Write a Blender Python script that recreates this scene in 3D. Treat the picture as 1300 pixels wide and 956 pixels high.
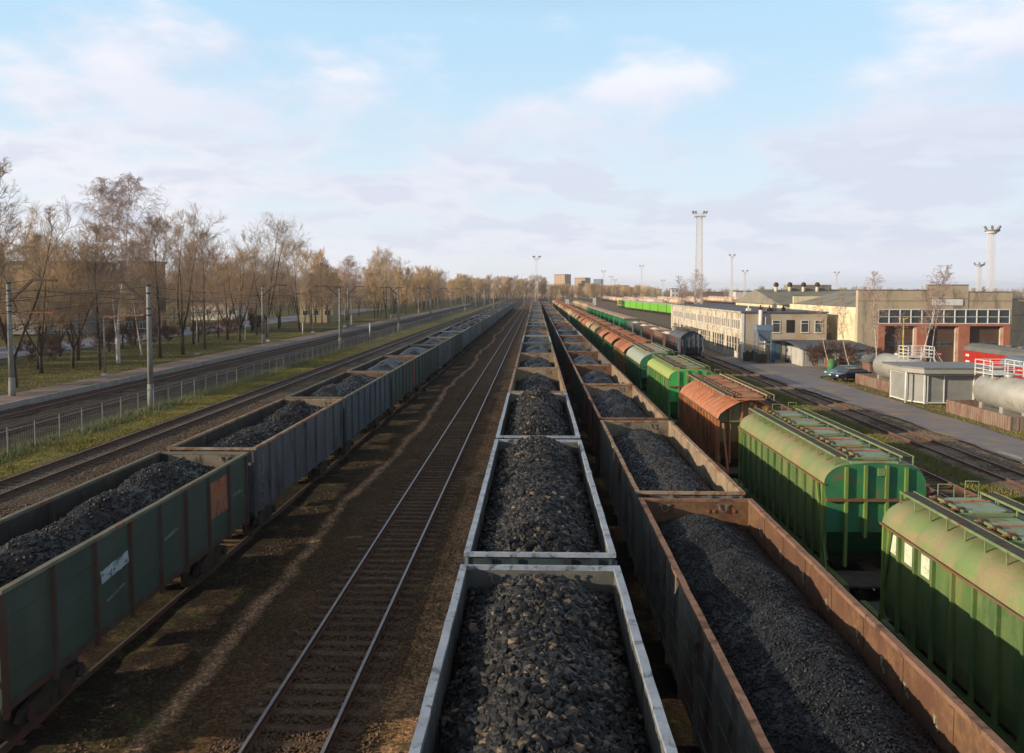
import bpy, math, random
import numpy as np
from mathutils import Vector, Matrix

for o in list(bpy.data.objects):
    bpy.data.objects.remove(o)
sc = bpy.context.scene
COL = sc.collection
PI = math.pi
R = math.radians
rnd = random.Random(11)
rng = np.random.default_rng(5)

# ------------------------------------------------------------------ camera
cam_d = bpy.data.cameras.new('camera')
cam = bpy.data.objects.new('camera', cam_d)
COL.objects.link(cam)
cam.location = (0, 0, 8.88)
cam.rotation_euler = (PI / 2 - 0.0611, 0, 0.0283)
cam_d.sensor_fit = 'HORIZONTAL'
cam_d.sensor_width = 36.0
cam_d.lens = 36.0 * 1066 / 1300
cam_d.shift_y = -(478 - 433.5) / 1300
cam_d.clip_start = 0.1
cam_d.clip_end = 9000
sc.camera = cam

# ------------------------------------------------------------------ light
SUN_EL = R(15.5)
SUN_AZ_DIR = Vector((0.945, 0.327, 0))          # the way the light travels, on the ground
sc.view_settings.view_transform = 'Standard'
sc.view_settings.look = 'None'
sc.view_settings.gamma = 1
sc.view_settings.exposure = 0.35
sun_d = bpy.data.lights.new('sun', 'SUN')
sun_d.energy = 5.0
sun_d.angle = R(0.6)
sun_d.color = (1.0, 0.82, 0.60)
sun = bpy.data.objects.new('sun', sun_d)
COL.objects.link(sun)
dirv = Vector((SUN_AZ_DIR.x * math.cos(SUN_EL), SUN_AZ_DIR.y * math.cos(SUN_EL), -math.sin(SUN_EL)))
sun.rotation_euler = dirv.to_track_quat('-Z', 'Y').to_euler()
sun.location = (-40, -20, 40)

world = bpy.data.worlds.new('World')
sc.world = world
world.use_nodes = True
wn = world.node_tree
wn.nodes.clear()


def nd(nt, t, **kw):
    n = nt.nodes.new(t)
    for k, v in kw.items():
        setattr(n, k, v)
    return n


def lk(nt, a, b):
    nt.links.new(a, b)


def mth(nt, op, a, b=None, c=None, clamp=False):
    n = nt.nodes.new('ShaderNodeMath')
    n.operation = op
    n.use_clamp = clamp
    for i, v in enumerate((a, b, c)):
        if v is None:
            continue
        if isinstance(v, (int, float)):
            n.inputs[i].default_value = v
        else:
            nt.links.new(v, n.inputs[i])
    return n.outputs[0]


def mixc(nt, f, a, b, mode='MIX'):
    n = nt.nodes.new('ShaderNodeMix')
    n.data_type = 'RGBA'
    n.blend_type = mode
    for s, v in ((n.inputs[0], f), (n.inputs[6], a), (n.inputs[7], b)):
        if isinstance(v, (int, float)):
            s.default_value = v
        elif isinstance(v, tuple):
            s.default_value = (v[0], v[1], v[2], 1)
        else:
            nt.links.new(v, s)
    return n.outputs[2]


def ramp(nt, f, stops):
    n = nt.nodes.new('ShaderNodeValToRGB')
    e = n.color_ramp.elements
    while len(e) < len(stops):
        e.new(0.5)
    for i, (p, c) in enumerate(stops):
        e[i].position = p
        if isinstance(c, (int, float)):
            c = (c, c, c)
        e[i].color = (c[0], c[1], c[2], 1)
    nt.links.new(f, n.inputs[0])
    return n.outputs[0]


def noise(nt, vec, scale, detail=4, rough=0.55, dist=0.0):
    n = nt.nodes.new('ShaderNodeTexNoise')
    n.inputs['Scale'].default_value = scale
    n.inputs['Detail'].default_value = detail
    n.inputs['Roughness'].default_value = rough
    n.inputs['Distortion'].default_value = dist
    if vec is not None:
        nt.links.new(vec, n.inputs['Vector'])
    return n.outputs[0]


def build_world():
    nt = wn
    tc = nd(nt, 'ShaderNodeTexCoord')
    sky = nd(nt, 'ShaderNodeTexSky', sky_type='NISHITA')
    sky.sun_disc = False
    sky.sun_elevation = SUN_EL
    sky.sun_rotation = math.atan2(-SUN_AZ_DIR.x, -SUN_AZ_DIR.y)
    sky.altitude = 10
    sky.air_density = 1.0
    sky.dust_density = 0.6
    sky.ozone_density = 1.2
    sep = nd(nt, 'ShaderNodeSeparateXYZ')
    lk(nt, tc.outputs['Generated'], sep.inputs[0])
    x, y, z = sep.outputs
    zz = mth(nt, 'ADD', mth(nt, 'MAXIMUM', z, 0.0), 0.2)
    comb = nd(nt, 'ShaderNodeCombineXYZ')
    lk(nt, mth(nt, 'DIVIDE', x, zz), comb.inputs[0])
    lk(nt, mth(nt, 'DIVIDE', y, zz), comb.inputs[1])
    v = comb.outputs[0]
    n1 = noise(nt, v, 1.25, 8, 0.55, 0.15)
    n2 = noise(nt, v, 2.6, 6, 0.55, 0.1)
    n3 = noise(nt, v, 0.33, 3, 0.5)
    zc = mth(nt, 'MAXIMUM', z, 0.0)
    # a pale haze lifts the sky towards the horizon, thin cloud above it
    cover = mth(nt, 'ADD', mth(nt, 'MULTIPLY', n1, 0.7), mth(nt, 'MULTIPLY', n2, 0.3))
    cover = mth(nt, 'ADD', cover, mth(nt, 'MULTIPLY', mth(nt, 'SUBTRACT', 0.20, zc), 0.5))
    mask = ramp(nt, cover, [(0.455, 0.0), (0.50, 0.35), (0.55, 0.85), (0.62, 1.0)])
    # base blue
    skyc = mixc(nt, 1.0, sky.outputs[0], (2.1, 1.75, 1.45), 'MULTIPLY')
    base = ramp(nt, zc, [(0.0, (6.6, 7.6, 8.6)), (0.12, (6.0, 7.9, 9.5)), (0.3, (5.0, 7.6, 9.8)), (0.42, (3.6, 4.4, 5.6)), (0.7, (2.7, 2.9, 3.4))])
    base = mixc(nt, 0.85, skyc, base)
    shade = ramp(nt, mth(nt, 'ADD', mth(nt, 'MULTIPLY', n2, 0.6), mth(nt, 'MULTIPLY', n3, 0.4)),
                 [(0.38, (5.3, 5.8, 7.4)), (0.48, (7.5, 7.6, 9.0)), (0.57, (9.2, 9.0, 9.6))])
    # cloud on the sun side is whiter, cloud on the far side lavender grey
    side = mth(nt, 'ADD', mth(nt, 'MULTIPLY', x, 0.45), 0.5, clamp=True)
    shade = mixc(nt, side, mixc(nt, 0.55, shade, (9.2, 9.1, 9.3)), shade)
    low = mixc(nt, side, (9.4, 9.2, 9.0), (6.9, 7.5, 8.4))
    bank = mth(nt, 'MULTIPLY', ramp(nt, zc, [(0.015, 0.0), (0.05, 1.0), (0.15, 0.8), (0.24, 0.0)]), ramp(nt, mth(nt, 'ADD', n2, mth(nt, 'MULTIPLY', x, 0.12)), [(0.44, 0.0), (0.56, 0.9)]))
    shade = mixc(nt, bank, shade, (5.3, 5.9, 7.7))
    shade = mixc(nt, ramp(nt, zc, [(0.34, 0.0), (0.6, 0.8)]), shade, (3.2, 3.3, 3.7))
    col = mixc(nt, mth(nt, 'MULTIPLY', mask, 0.92), base, shade)
    hz = ramp(nt, zc, [(0.0, 0.75), (0.06, 0.45), (0.25, 0.0)])
    col = mixc(nt, hz, col, low)
    bg = nd(nt, 'ShaderNodeBackground')
    lk(nt, col, bg.inputs[0])
    bg.inputs[1].default_value = 0.085
    out = nd(nt, 'ShaderNodeOutputWorld')
    lk(nt, bg.outputs[0], out.inputs[0])


build_world()

# ------------------------------------------------------------------ materials
MATS = {}


def surf(name, c1, c2=None, scale=1.0, rust=None, rust_at=0.6, rust_scale=1.2, streak=1.0, rough=0.75,
         metal=0.0, bump=0.0, bscale=20.0, rand=0.0, fine=0.25, spec=0.3, soft=0.06, rust2=None, dust=None):
    m = bpy.data.materials.new(name)
    m.use_nodes = True
    nt = m.node_tree
    nt.nodes.clear()
    b = nd(nt, 'ShaderNodeBsdfPrincipled')
    out = nd(nt, 'ShaderNodeOutputMaterial')
    lk(nt, b.outputs[0], out.inputs[0])
    geo = nd(nt, 'ShaderNodeNewGeometry')
    pos = geo.outputs['Position']
    mp = nd(nt, 'ShaderNodeMapping')
    lk(nt, pos, mp.inputs[0])
    mp.inputs['Scale'].default_value = (1, 1, 1.0 / streak)
    n1 = noise(nt, mp.outputs[0], scale, 5, 0.6, 0.3)
    if c2 is None:
        c2 = tuple(min(1, v * 0.72) for v in c1)
    col = mixc(nt, ramp(nt, n1, [(0.36, 0.0), (0.66, 1.0)]), c1, c2)
    if rust is not None:
        n2 = noise(nt, mp.outputs[0], rust_scale, 8, 0.66, 0.5)
        mk = ramp(nt, n2, [(rust_at - soft, 0.0), (rust_at + soft, 1.0)])
        rc = rust
        if rust2 is not None:
            rc = mixc(nt, noise(nt, pos, 6, 4), rust, rust2)
        col = mixc(nt, mk, col, rc)
    if dust is not None:      # loose dust and soot lying on faces that look up
        sp = nd(nt, 'ShaderNodeSeparateXYZ')
        lk(nt, geo.outputs['Normal'], sp.inputs[0])
        up = ramp(nt, mth(nt, 'MULTIPLY', sp.outputs[2], noise(nt, pos, 2.5, 5)), [(0.28, 0.0), (0.55, 0.8)])
        col = mixc(nt, up, col, dust)
    nf = noise(nt, pos, 17, 6, 0.7)
    col = mixc(nt, fine, col, ramp(nt, nf, [(0.3, 0.15), (0.7, 1.0)]), 'MULTIPLY')
    if rand:
        oi = nd(nt, 'ShaderNodeObjectInfo')
        hs = nd(nt, 'ShaderNodeHueSaturation')
        lk(nt, mth(nt, 'ADD', mth(nt, 'MULTIPLY', oi.outputs['Random'], rand * 2), 1 - rand), hs.inputs['Value'])
        lk(nt, mth(nt, 'ADD', mth(nt, 'MULTIPLY', oi.outputs['Random'], rand * 0.08), 0.5 - rand * 0.04), hs.inputs['Hue'])
        lk(nt, col, hs.inputs['Color'])
        col = hs.outputs[0]
    lk(nt, col, b.inputs['Base Color'])
    lk(nt, mth(nt, 'ADD', mth(nt, 'MULTIPLY', nf, 0.25), rough - 0.12, clamp=True), b.inputs['Roughness'])
    b.inputs['Metallic'].default_value = metal
    b.inputs['Specular IOR Level'].default_value = spec
    if bump:
        bp = nd(nt, 'ShaderNodeBump')
        bp.inputs['Strength'].default_value = bump
        bp.inputs['Distance'].default_value = 0.03
        lk(nt, noise(nt, pos, bscale, 6, 0.65), bp.inputs['Height'])
        lk(nt, bp.outputs[0], b.inputs['Normal'])
    MATS[name] = m
    return m


RUST = (0.19, 0.075, 0.032)
RUSTD = (0.08, 0.04, 0.025)
DUST = (0.16, 0.14, 0.115)
surf('rim_blue', (0.33, 0.38, 0.45), (0.22, 0.26, 0.31), 2, (0.05, 0.045, 0.042), 0.60, 4, rough=0.5, bump=0.1)
surf('rim_tan', (0.30, 0.23, 0.16), (0.20, 0.15, 0.11), 2, RUST, 0.52, 2.5, rough=0.8, bump=0.2, rand=0.15)
surf('rim_rust', (0.22, 0.125, 0.085), (0.17, 0.09, 0.06), 2, RUSTD, 0.56, 2.5, rough=0.8, bump=0.2, rand=0.15)
surf('rim_olive', (0.20, 0.19, 0.13), (0.13, 0.13, 0.10), 2, RUST, 0.58, 2.5, rough=0.75, bump=0.2, rand=0.15)
surf('side_green', (0.060, 0.088, 0.066), (0.038, 0.058, 0.046), 0.8, (0.15, 0.055, 0.03), 0.63, 1.2, 2.0, rough=0.7, bump=0.25, bscale=5, rust2=(0.03, 0.03, 0.028))
surf('side_slate', (0.10, 0.105, 0.118), (0.064, 0.068, 0.077), 0.8, (0.03, 0.032, 0.036), 0.58, 1.0, 2.5, rough=0.65, bump=0.25, bscale=5, rand=0.2)
surf('side_blue', (0.06, 0.088, 0.105), (0.038, 0.056, 0.07), 0.8, (0.035, 0.03, 0.03), 0.58, 1.0, 2.5, rough=0.65, bump=0.25, bscale=5, rand=0.25)
surf('side_dkgreen', (0.05, 0.075, 0.065), (0.03, 0.045, 0.04), 0.8, (0.1, 0.045, 0.03), 0.63, 1.0, 2.5, rough=0.7, bump=0.25, bscale=5, rand=0.25)
surf('side_red', (0.27, 0.035, 0.022), (0.17, 0.03, 0.02), 1.0, RUSTD, 0.6, 1.2, 2.5, rough=0.7, bump=0.2)
surf('side_redbrown', (0.15, 0.06, 0.045), (0.085, 0.04, 0.032), 0.8, (0.04, 0.035, 0.03), 0.58, 1.1, 2.5, rough=0.75, bump=0.25, bscale=5, rand=0.2)
surf('side_grey', (0.21, 0.21, 0.185), (0.12, 0.125, 0.115), 0.9, (0.09, 0.05, 0.035), 0.58, 1.4, 3.0, rough=0.6, bump=0.25, bscale=5, rand=0.15)
surf('post_brown', (0.075, 0.062, 0.05), (0.045, 0.037, 0.032), 2, RUSTD, 0.5, 2, 2.0, rough=0.8)
surf('inner_soot', (0.03, 0.028, 0.027), (0.055, 0.046, 0.04), 1.0, (0.10, 0.085, 0.065), 0.62, 1.4, 2.0, rough=0.8, bump=0.2)
surf('inner_beige', (0.24, 0.205, 0.15), (0.15, 0.13, 0.10), 1.2, (0.035, 0.03, 0.028), 0.55, 1.4, 2.0, rough=0.8, bump=0.2)
surf('inner_tan', (0.30, 0.235, 0.16), (0.20, 0.15, 0.10), 1.2, (0.05, 0.035, 0.027), 0.62, 1.1, 1.5, rough=0.75, bump=0.25, rust2=RUST)
surf('inner_rust', (0.15, 0.075, 0.042), (0.10, 0.05, 0.032), 1.0, (0.03, 0.022, 0.018), 0.52, 1.1, 1.3, rough=0.7, bump=0.3, rust2=(0.3, 0.16, 0.08))
surf('inner_grey', (0.15, 0.15, 0.135), (0.09, 0.09, 0.082), 1.2, (0.09, 0.045, 0.028), 0.62, 1.3, 2.0, rough=0.75, bump=0.2)
surf('undercarriage', (0.035, 0.031, 0.028), (0.06, 0.045, 0.035), 2, RUSTD, 0.55, 2, rough=0.85)
surf('wheel_steel', (0.07, 0.055, 0.045), (0.11, 0.08, 0.06), 4, rough=0.6, metal=0.3)
surf('pale_mark', (0.30, 0.27, 0.2), (0.18, 0.15, 0.11), 3, rough=0.7)
surf('hook_steel', (0.25, 0.24, 0.22), (0.15, 0.14, 0.13), 4, rough=0.6, metal=0.4)
surf('rust_and_sunlit_orange', (0.34, 0.12, 0.05), (0.2, 0.08, 0.04), 4, rough=0.85)
# hoppers
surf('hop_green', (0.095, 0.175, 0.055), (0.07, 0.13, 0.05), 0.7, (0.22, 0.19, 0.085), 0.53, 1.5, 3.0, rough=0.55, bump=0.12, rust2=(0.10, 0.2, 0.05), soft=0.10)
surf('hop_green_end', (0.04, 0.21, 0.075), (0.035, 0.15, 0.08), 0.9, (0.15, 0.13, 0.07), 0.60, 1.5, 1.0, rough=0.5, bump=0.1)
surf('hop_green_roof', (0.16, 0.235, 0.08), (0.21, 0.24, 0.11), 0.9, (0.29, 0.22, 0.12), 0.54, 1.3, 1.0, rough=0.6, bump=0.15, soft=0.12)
surf('hop_rib', (0.17, 0.27, 0.06), (0.12, 0.18, 0.05), 1.5, RUST, 0.66, 2.5, 2, rough=0.55)
surf('hop_trim', (0.20, 0.28, 0.12), (0.14, 0.20, 0.09), 2, RUST, 0.62, 3, rough=0.5)
surf('hop_mint', (0.24, 0.32, 0.22), (0.19, 0.26, 0.17), 1.5, (0.28, 0.12, 0.05), 0.58, 1.6, rough=0.55, bump=0.1)
surf('hop_topplate', (0.2, 0.36, 0.23), (0.26, 0.33, 0.18), 1.5, (0.33, 0.15, 0.06), 0.58, 1.8, rough=0.6, bump=0.1)
surf('hop_ledge', (0.16, 0.10, 0.06), (0.13, 0.12, 0.06), 2, RUST, 0.5, 2, rough=0.8)
surf('hop_rust', (0.40, 0.135, 0.06), (0.44, 0.21, 0.12), 1.1, (0.2, 0.085, 0.04), 0.62, 1.5, 2.0, rough=0.75, bump=0.2)
surf('hop_rust_side', (0.36, 0.125, 0.05), (0.40, 0.18, 0.085), 1.0, (0.14, 0.10, 0.045), 0.58, 1.5, 3.0, rough=0.75, bump=0.2)
surf('hop_rust_green', (0.16, 0.17, 0.07), (0.22, 0.19, 0.08), 1.2, (0.28, 0.1, 0.04), 0.54, 1.8, 2.5, rough=0.75, bump=0.2)
surf('hop_tan_roof', (0.30, 0.23, 0.12), (0.36, 0.27, 0.16), 1.1, (0.32, 0.13, 0.055), 0.56, 1.0, 1, rough=0.7, bump=0.2, rand=0.2)
surf('hop_grey_roof', (0.29, 0.34, 0.28), (0.33, 0.35, 0.28), 1.0, (0.2, 0.3, 0.16), 0.62, 1.0, 1, rough=0.5)
surf('hop_deep', (0.035, 0.15, 0.06), (0.03, 0.10, 0.045), 0.8, (0.17, 0.14, 0.06), 0.6, 1.0, 3, rough=0.55, rand=0.25, bump=0.1)
surf('hop_slate', (0.11, 0.125, 0.145), (0.08, 0.09, 0.10), 1, (0.06, 0.055, 0.05), 0.6, 1, 2, rough=0.6)
surf('hop_sand', (0.42, 0.33, 0.21), (0.5, 0.40, 0.27), 0.9, (0.3, 0.16, 0.09), 0.62, 1, 2, rough=0.65, rand=0.2)
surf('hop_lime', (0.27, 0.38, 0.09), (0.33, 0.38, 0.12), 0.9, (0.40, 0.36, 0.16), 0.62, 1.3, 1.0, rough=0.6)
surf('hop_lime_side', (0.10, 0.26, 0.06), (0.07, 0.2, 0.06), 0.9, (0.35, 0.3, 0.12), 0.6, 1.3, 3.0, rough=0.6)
surf('lime_end', (0.06, 0.42, 0.09), (0.05, 0.36, 0.10), 0.9, rough=0.5)
surf('grating', (0.085, 0.07, 0.055), (0.05, 0.04, 0.035), 3, rough=0.85, bump=0.3, bscale=60)
# box cars and tanks
surf('box_green', (0.03, 0.22, 0.085), (0.02, 0.15, 0.065), 0.8, (0.15, 0.2, 0.08), 0.66, 1, 3, rough=0.55, rand=0.15)
surf('box_roof', (0.42, 0.29, 0.22), (0.33, 0.18, 0.12), 1, rough=0.7)
surf('box_brown', (0.20, 0.11, 0.07), (0.13, 0.085, 0.06), 1, (0.1, 0.13, 0.08), 0.64, 1, 3, rough=0.7, rand=0.25)
surf('box_slate', (0.10, 0.12, 0.115), (0.08, 0.09, 0.09), 1, rough=0.7, rand=0.25)
surf('lime_paint', (0.13, 0.52, 0.03), (0.12, 0.43, 0.03), 1, rough=0.45, rand=0.1)
surf('yellow_paint', (0.55, 0.45, 0.04), (0.5, 0.4, 0.04), 1, rough=0.5)
surf('tank_tan', (0.66, 0.50, 0.35), (0.52, 0.36, 0.26), 0.7, (0.09, 0.07, 0.055), 0.6, 0.8, rough=0.5, rand=0.35)
surf('tank_silver', (0.50, 0.49, 0.44), (0.42, 0.41, 0.37), 0.7, (0.32, 0.27, 0.2), 0.62, 1.2, 1, rough=0.42, metal=0.35, bump=0.05)
surf('loco_red', (0.42, 0.03, 0.022), (0.33, 0.03, 0.022), 1, (0.2, 0.05, 0.04), 0.68, 1, rough=0.4)
surf('loco_roof', (0.16, 0.16, 0.145), (0.12, 0.12, 0.11), 1, rough=0.7)
surf('loco_roof_blue', (0.15, 0.20, 0.23), (0.12, 0.16, 0.19), 1, rough=0.6)
# ground things
surf('rail_side', (0.16, 0.075, 0.045), (0.09, 0.05, 0.035), 3, rough=0.85)
surf('rail_top', (0.30, 0.27, 0.25), (0.22, 0.19, 0.17), 5, rough=0.40, metal=0.7, fine=0.2)
surf('rail_top_rusty', (0.30, 0.22, 0.18), (0.24, 0.16, 0.12), 5, rough=0.5, metal=0.4, fine=0.1)
surf('puddle_water', (0.02, 0.02, 0.022), (0.03, 0.03, 0.032), 1, rough=0.16, fine=0.0, spec=0.6)
surf('sleeper_wood', (0.15, 0.095, 0.056), (0.085, 0.054, 0.034), 2.5, (0.22, 0.16, 0.11), 0.66, 2.5, rough=0.9, bump=0.3, rand=0.3)
surf('sleeper_concrete', (0.12, 0.10, 0.085), (0.08, 0.07, 0.06), 2.5, rough=0.9, bump=0.2, rand=0.2)
surf('asphalt', (0.215, 0.20, 0.205), (0.165, 0.155, 0.16), 0.25, (0.28, 0.215, 0.16), 0.56, 0.35, rough=0.75, bump=0.15, bscale=30)
surf('asphalt_pale', (0.21, 0.21, 0.24), (0.16, 0.16, 0.19), 0.2, rough=0.6)
surf('platform_paving', (0.24, 0.175, 0.145), (0.15, 0.12, 0.105), 0.5, (0.07, 0.07, 0.04), 0.62, 0.7, rough=0.85, bump=0.15)
surf('concrete', (0.34, 0.33, 0.30), (0.25, 0.245, 0.22), 1.2, (0.2, 0.18, 0.15), 0.62, 1.5, 3, rough=0.85, bump=0.15)
surf('concrete_mast', (0.29, 0.285, 0.265), (0.20, 0.20, 0.185), 1.4, (0.1, 0.1, 0.08), 0.64, 2, 3, rough=0.85, bump=0.15)
surf('concrete_rusty', (0.27, 0.20, 0.155), (0.21, 0.16, 0.125), 1.5, (0.20, 0.095, 0.065), 0.54, 2, 4, rough=0.85, bump=0.15)
surf('galvanised', (0.26, 0.265, 0.25), (0.19, 0.195, 0.185), 3, rough=0.5, metal=0.4)
surf('steel_brown', (0.09, 0.06, 0.045), (0.06, 0.045, 0.035), 2, rough=0.8)
surf('wire_dark', (0.05, 0.045, 0.04), (0.04, 0.035, 0.03), 2, rough=0.6)
surf('white_paint', (0.76, 0.76, 0.73), (0.66, 0.65, 0.61), 2, (0.45, 0.4, 0.33), 0.7, 3, rough=0.5)
surf('mast_white', (0.78, 0.75, 0.70), (0.66, 0.63, 0.6), 0.5, rough=0.6)
surf('panel_grey', (0.30, 0.31, 0.29), (0.25, 0.26, 0.245), 1, rough=0.35)
surf('fascia_grey', (0.36, 0.35, 0.31), (0.31, 0.30, 0.27), 1, rough=0.6)
surf('roof_sheet_grey', (0.24, 0.25, 0.26), (0.2, 0.2, 0.21), 0.6, rough=0.6)
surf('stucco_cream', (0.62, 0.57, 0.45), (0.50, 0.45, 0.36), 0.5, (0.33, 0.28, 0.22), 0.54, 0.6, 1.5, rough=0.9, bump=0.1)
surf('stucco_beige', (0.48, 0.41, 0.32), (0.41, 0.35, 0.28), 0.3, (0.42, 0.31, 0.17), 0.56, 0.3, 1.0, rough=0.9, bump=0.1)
surf('facade_panel', (0.52, 0.42, 0.29), (0.43, 0.35, 0.245), 0.45, (0.27, 0.225, 0.17), 0.56, 0.5, 3, rough=0.9, bump=0.1)
surf('cream_wall', (0.72, 0.65, 0.43), (0.62, 0.55, 0.36), 0.35, (0.46, 0.37, 0.24), 0.57, 0.7, 2, rough=0.9, bump=0.1)
surf('brick_orange', (0.46, 0.18, 0.11), (0.37, 0.145, 0.09), 1.2, rough=0.85, bump=0.1)
surf('brick_red', (0.20, 0.12, 0.09), (0.16, 0.095, 0.072), 1.2, rough=0.85)
surf('bitumen_roof', (0.11, 0.12, 0.14), (0.075, 0.08, 0.09), 0.25, (0.16, 0.15, 0.14), 0.6, 0.4, rough=0.7)
surf('slate_roof', (0.25, 0.235, 0.19), (0.2, 0.19, 0.155), 0.3, (0.12, 0.13, 0.09), 0.6, 0.3, rough=0.85, bump=0.1)
surf('gate_brown', (0.13, 0.075, 0.05), (0.10, 0.06, 0.04), 0.6, rough=0.6)
surf('door_blue', (0.085, 0.15, 0.22), (0.065, 0.12, 0.18), 1, rough=0.6)
surf('bin_blue', (0.17, 0.23, 0.30), (0.13, 0.18, 0.24), 1, rough=0.55)
surf('barrel_blue', (0.02, 0.09, 0.3), (0.02, 0.07, 0.22), 1, rough=0.5)
surf('dark_void', (0.02, 0.018, 0.016), (0.03, 0.026, 0.022), 1, rough=0.8)
surf('timber_dark', (0.09, 0.055, 0.035), (0.06, 0.04, 0.03), 2, rough=0.85)
surf('shed_white', (0.45, 0.45, 0.42), (0.36, 0.35, 0.32), 0.8, (0.3, 0.2, 0.13), 0.6, 1.2, 3, rough=0.8)
surf('car_black', (0.02, 0.024, 0.035), (0.02, 0.024, 0.035), 1, rough=0.2, fine=0.0, spec=0.6)
surf('car_silver', (0.32, 0.37, 0.40), (0.32, 0.37, 0.40), 1, rough=0.25, fine=0.0, metal=0.5, spec=0.6)
surf('car_green', (0.04, 0.14, 0.13), (0.04, 0.14, 0.13), 1, rough=0.25, fine=0.0, spec=0.6)
surf('rubber', (0.02, 0.02, 0.02), (0.03, 0.03, 0.03), 1, rough=0.9)
surf('glass_dark', (0.03, 0.04, 0.045), (0.05, 0.06, 0.06), 0.3, rough=0.18, spec=0.8, fine=0.0)
surf('glass_rose', (0.16, 0.09, 0.075), (0.09, 0.07, 0.065), 0.5, rough=0.25, spec=0.7, fine=0.0, rand=0.3)
surf('green_paint', (0.08, 0.2, 0.07), (0.06, 0.15, 0.06), 1, rough=0.7)
surf('block_tan', (0.50, 0.35, 0.22), (0.43, 0.3, 0.19), 0.05, rough=0.9)
surf('block_grey', (0.30, 0.30, 0.30), (0.25, 0.25, 0.25), 0.05, rough=0.9)
surf('block_pink', (0.42, 0.28, 0.27), (0.37, 0.25, 0.24), 0.05, rough=0.9)
surf('block_blue', (0.24, 0.30, 0.36), (0.2, 0.26, 0.3), 0.05, rough=0.9)
surf('block_white', (0.58, 0.56, 0.52), (0.5, 0.48, 0.45), 0.05, rough=0.9)
surf('block_yellow', (0.38, 0.31, 0.19), (0.33, 0.27, 0.17), 0.05, rough=0.9)
surf('bark_dark', (0.060, 0.042, 0.030), (0.035, 0.026, 0.02), 2, (0.08, 0.085, 0.04), 0.6, 2, rough=0.95)
surf('bark_brown', (0.22, 0.16, 0.105), (0.15, 0.105, 0.07), 2, rough=0.95)
surf('bark_birch', (0.55, 0.51, 0.46), (0.42, 0.38, 0.34), 1.5, (0.05, 0.045, 0.04), 0.60, 3.0, 0.35, rough=0.8, soft=0.02)
surf('bark_birch_thin', (0.44, 0.38, 0.32), (0.30, 0.24, 0.2), 3, rough=0.8)
surf('twig_brown', (0.38, 0.28, 0.19), (0.28, 0.205, 0.14), 0.6, rough=0.9, fine=0, rand=0.25)
surf('twig_gold', (0.58, 0.42, 0.24), (0.46, 0.32, 0.18), 0.6, rough=0.9, fine=0, rand=0.25)
surf('twig_grey', (0.42, 0.31, 0.22), (0.32, 0.235, 0.17), 0.6, rough=0.9, fine=0, rand=0.2)
surf('twig_birch', (0.42, 0.30, 0.25), (0.32, 0.22, 0.19), 0.6, rough=0.9, fine=0, rand=0.15)
surf('twig_red', (0.13, 0.07, 0.055), (0.09, 0.055, 0.045), 0.6, rough=0.9, fine=0, rand=0.2)
surf('grass_green', (0.15, 0.155, 0.03), (0.23, 0.19, 0.05), 0.4, (0.16, 0.13, 0.06), 0.6, 0.8, rough=0.9, fine=0)
surf('grass_frosty', (0.14, 0.17, 0.08), (0.11, 0.135, 0.05), 0.4, (0.18, 0.15, 0.08), 0.6, 0.8, rough=0.9, fine=0)
surf('weed_dark', (0.055, 0.05, 0.02), (0.08, 0.06, 0.028), 0.6, (0.12, 0.075, 0.04), 0.56, 0.9, rough=0.9, fine=0)
surf('pebble', (0.17, 0.105, 0.06), (0.09, 0.06, 0.04), 3, (0.3, 0.27, 0.23), 0.66, 5, rough=0.9)
surf('red_light', (0.5, 0.03, 0.02), rough=0.4)
surf('lamp_white', (0.8, 0.8, 0.75), rough=0.3)
surf('snow_white', (0.72, 0.68, 0.68), (0.6, 0.45, 0.42), 0.4, rough=0.8)
surf('graf_orange', (0.40, 0.11, 0.04), (0.26, 0.15, 0.09), 2.5, (0.07, 0.075, 0.05), 0.56, 3, rough=0.8)
surf('graf_white', (0.42, 0.50, 0.55), (0.30, 0.36, 0.40), 2.5, (0.052, 0.085, 0.060), 0.57, 6, rough=0.7)
surf('graf_pale', (0.22, 0.25, 0.25), (0.12, 0.14, 0.14), 4, (0.05, 0.08, 0.07), 0.52, 5, rough=0.7)
surf('card_white', (0.62, 0.66, 0.5), (0.55, 0.6, 0.45), 4, (0.3, 0.34, 0.2), 0.62, 9, rough=0.8)


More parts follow.
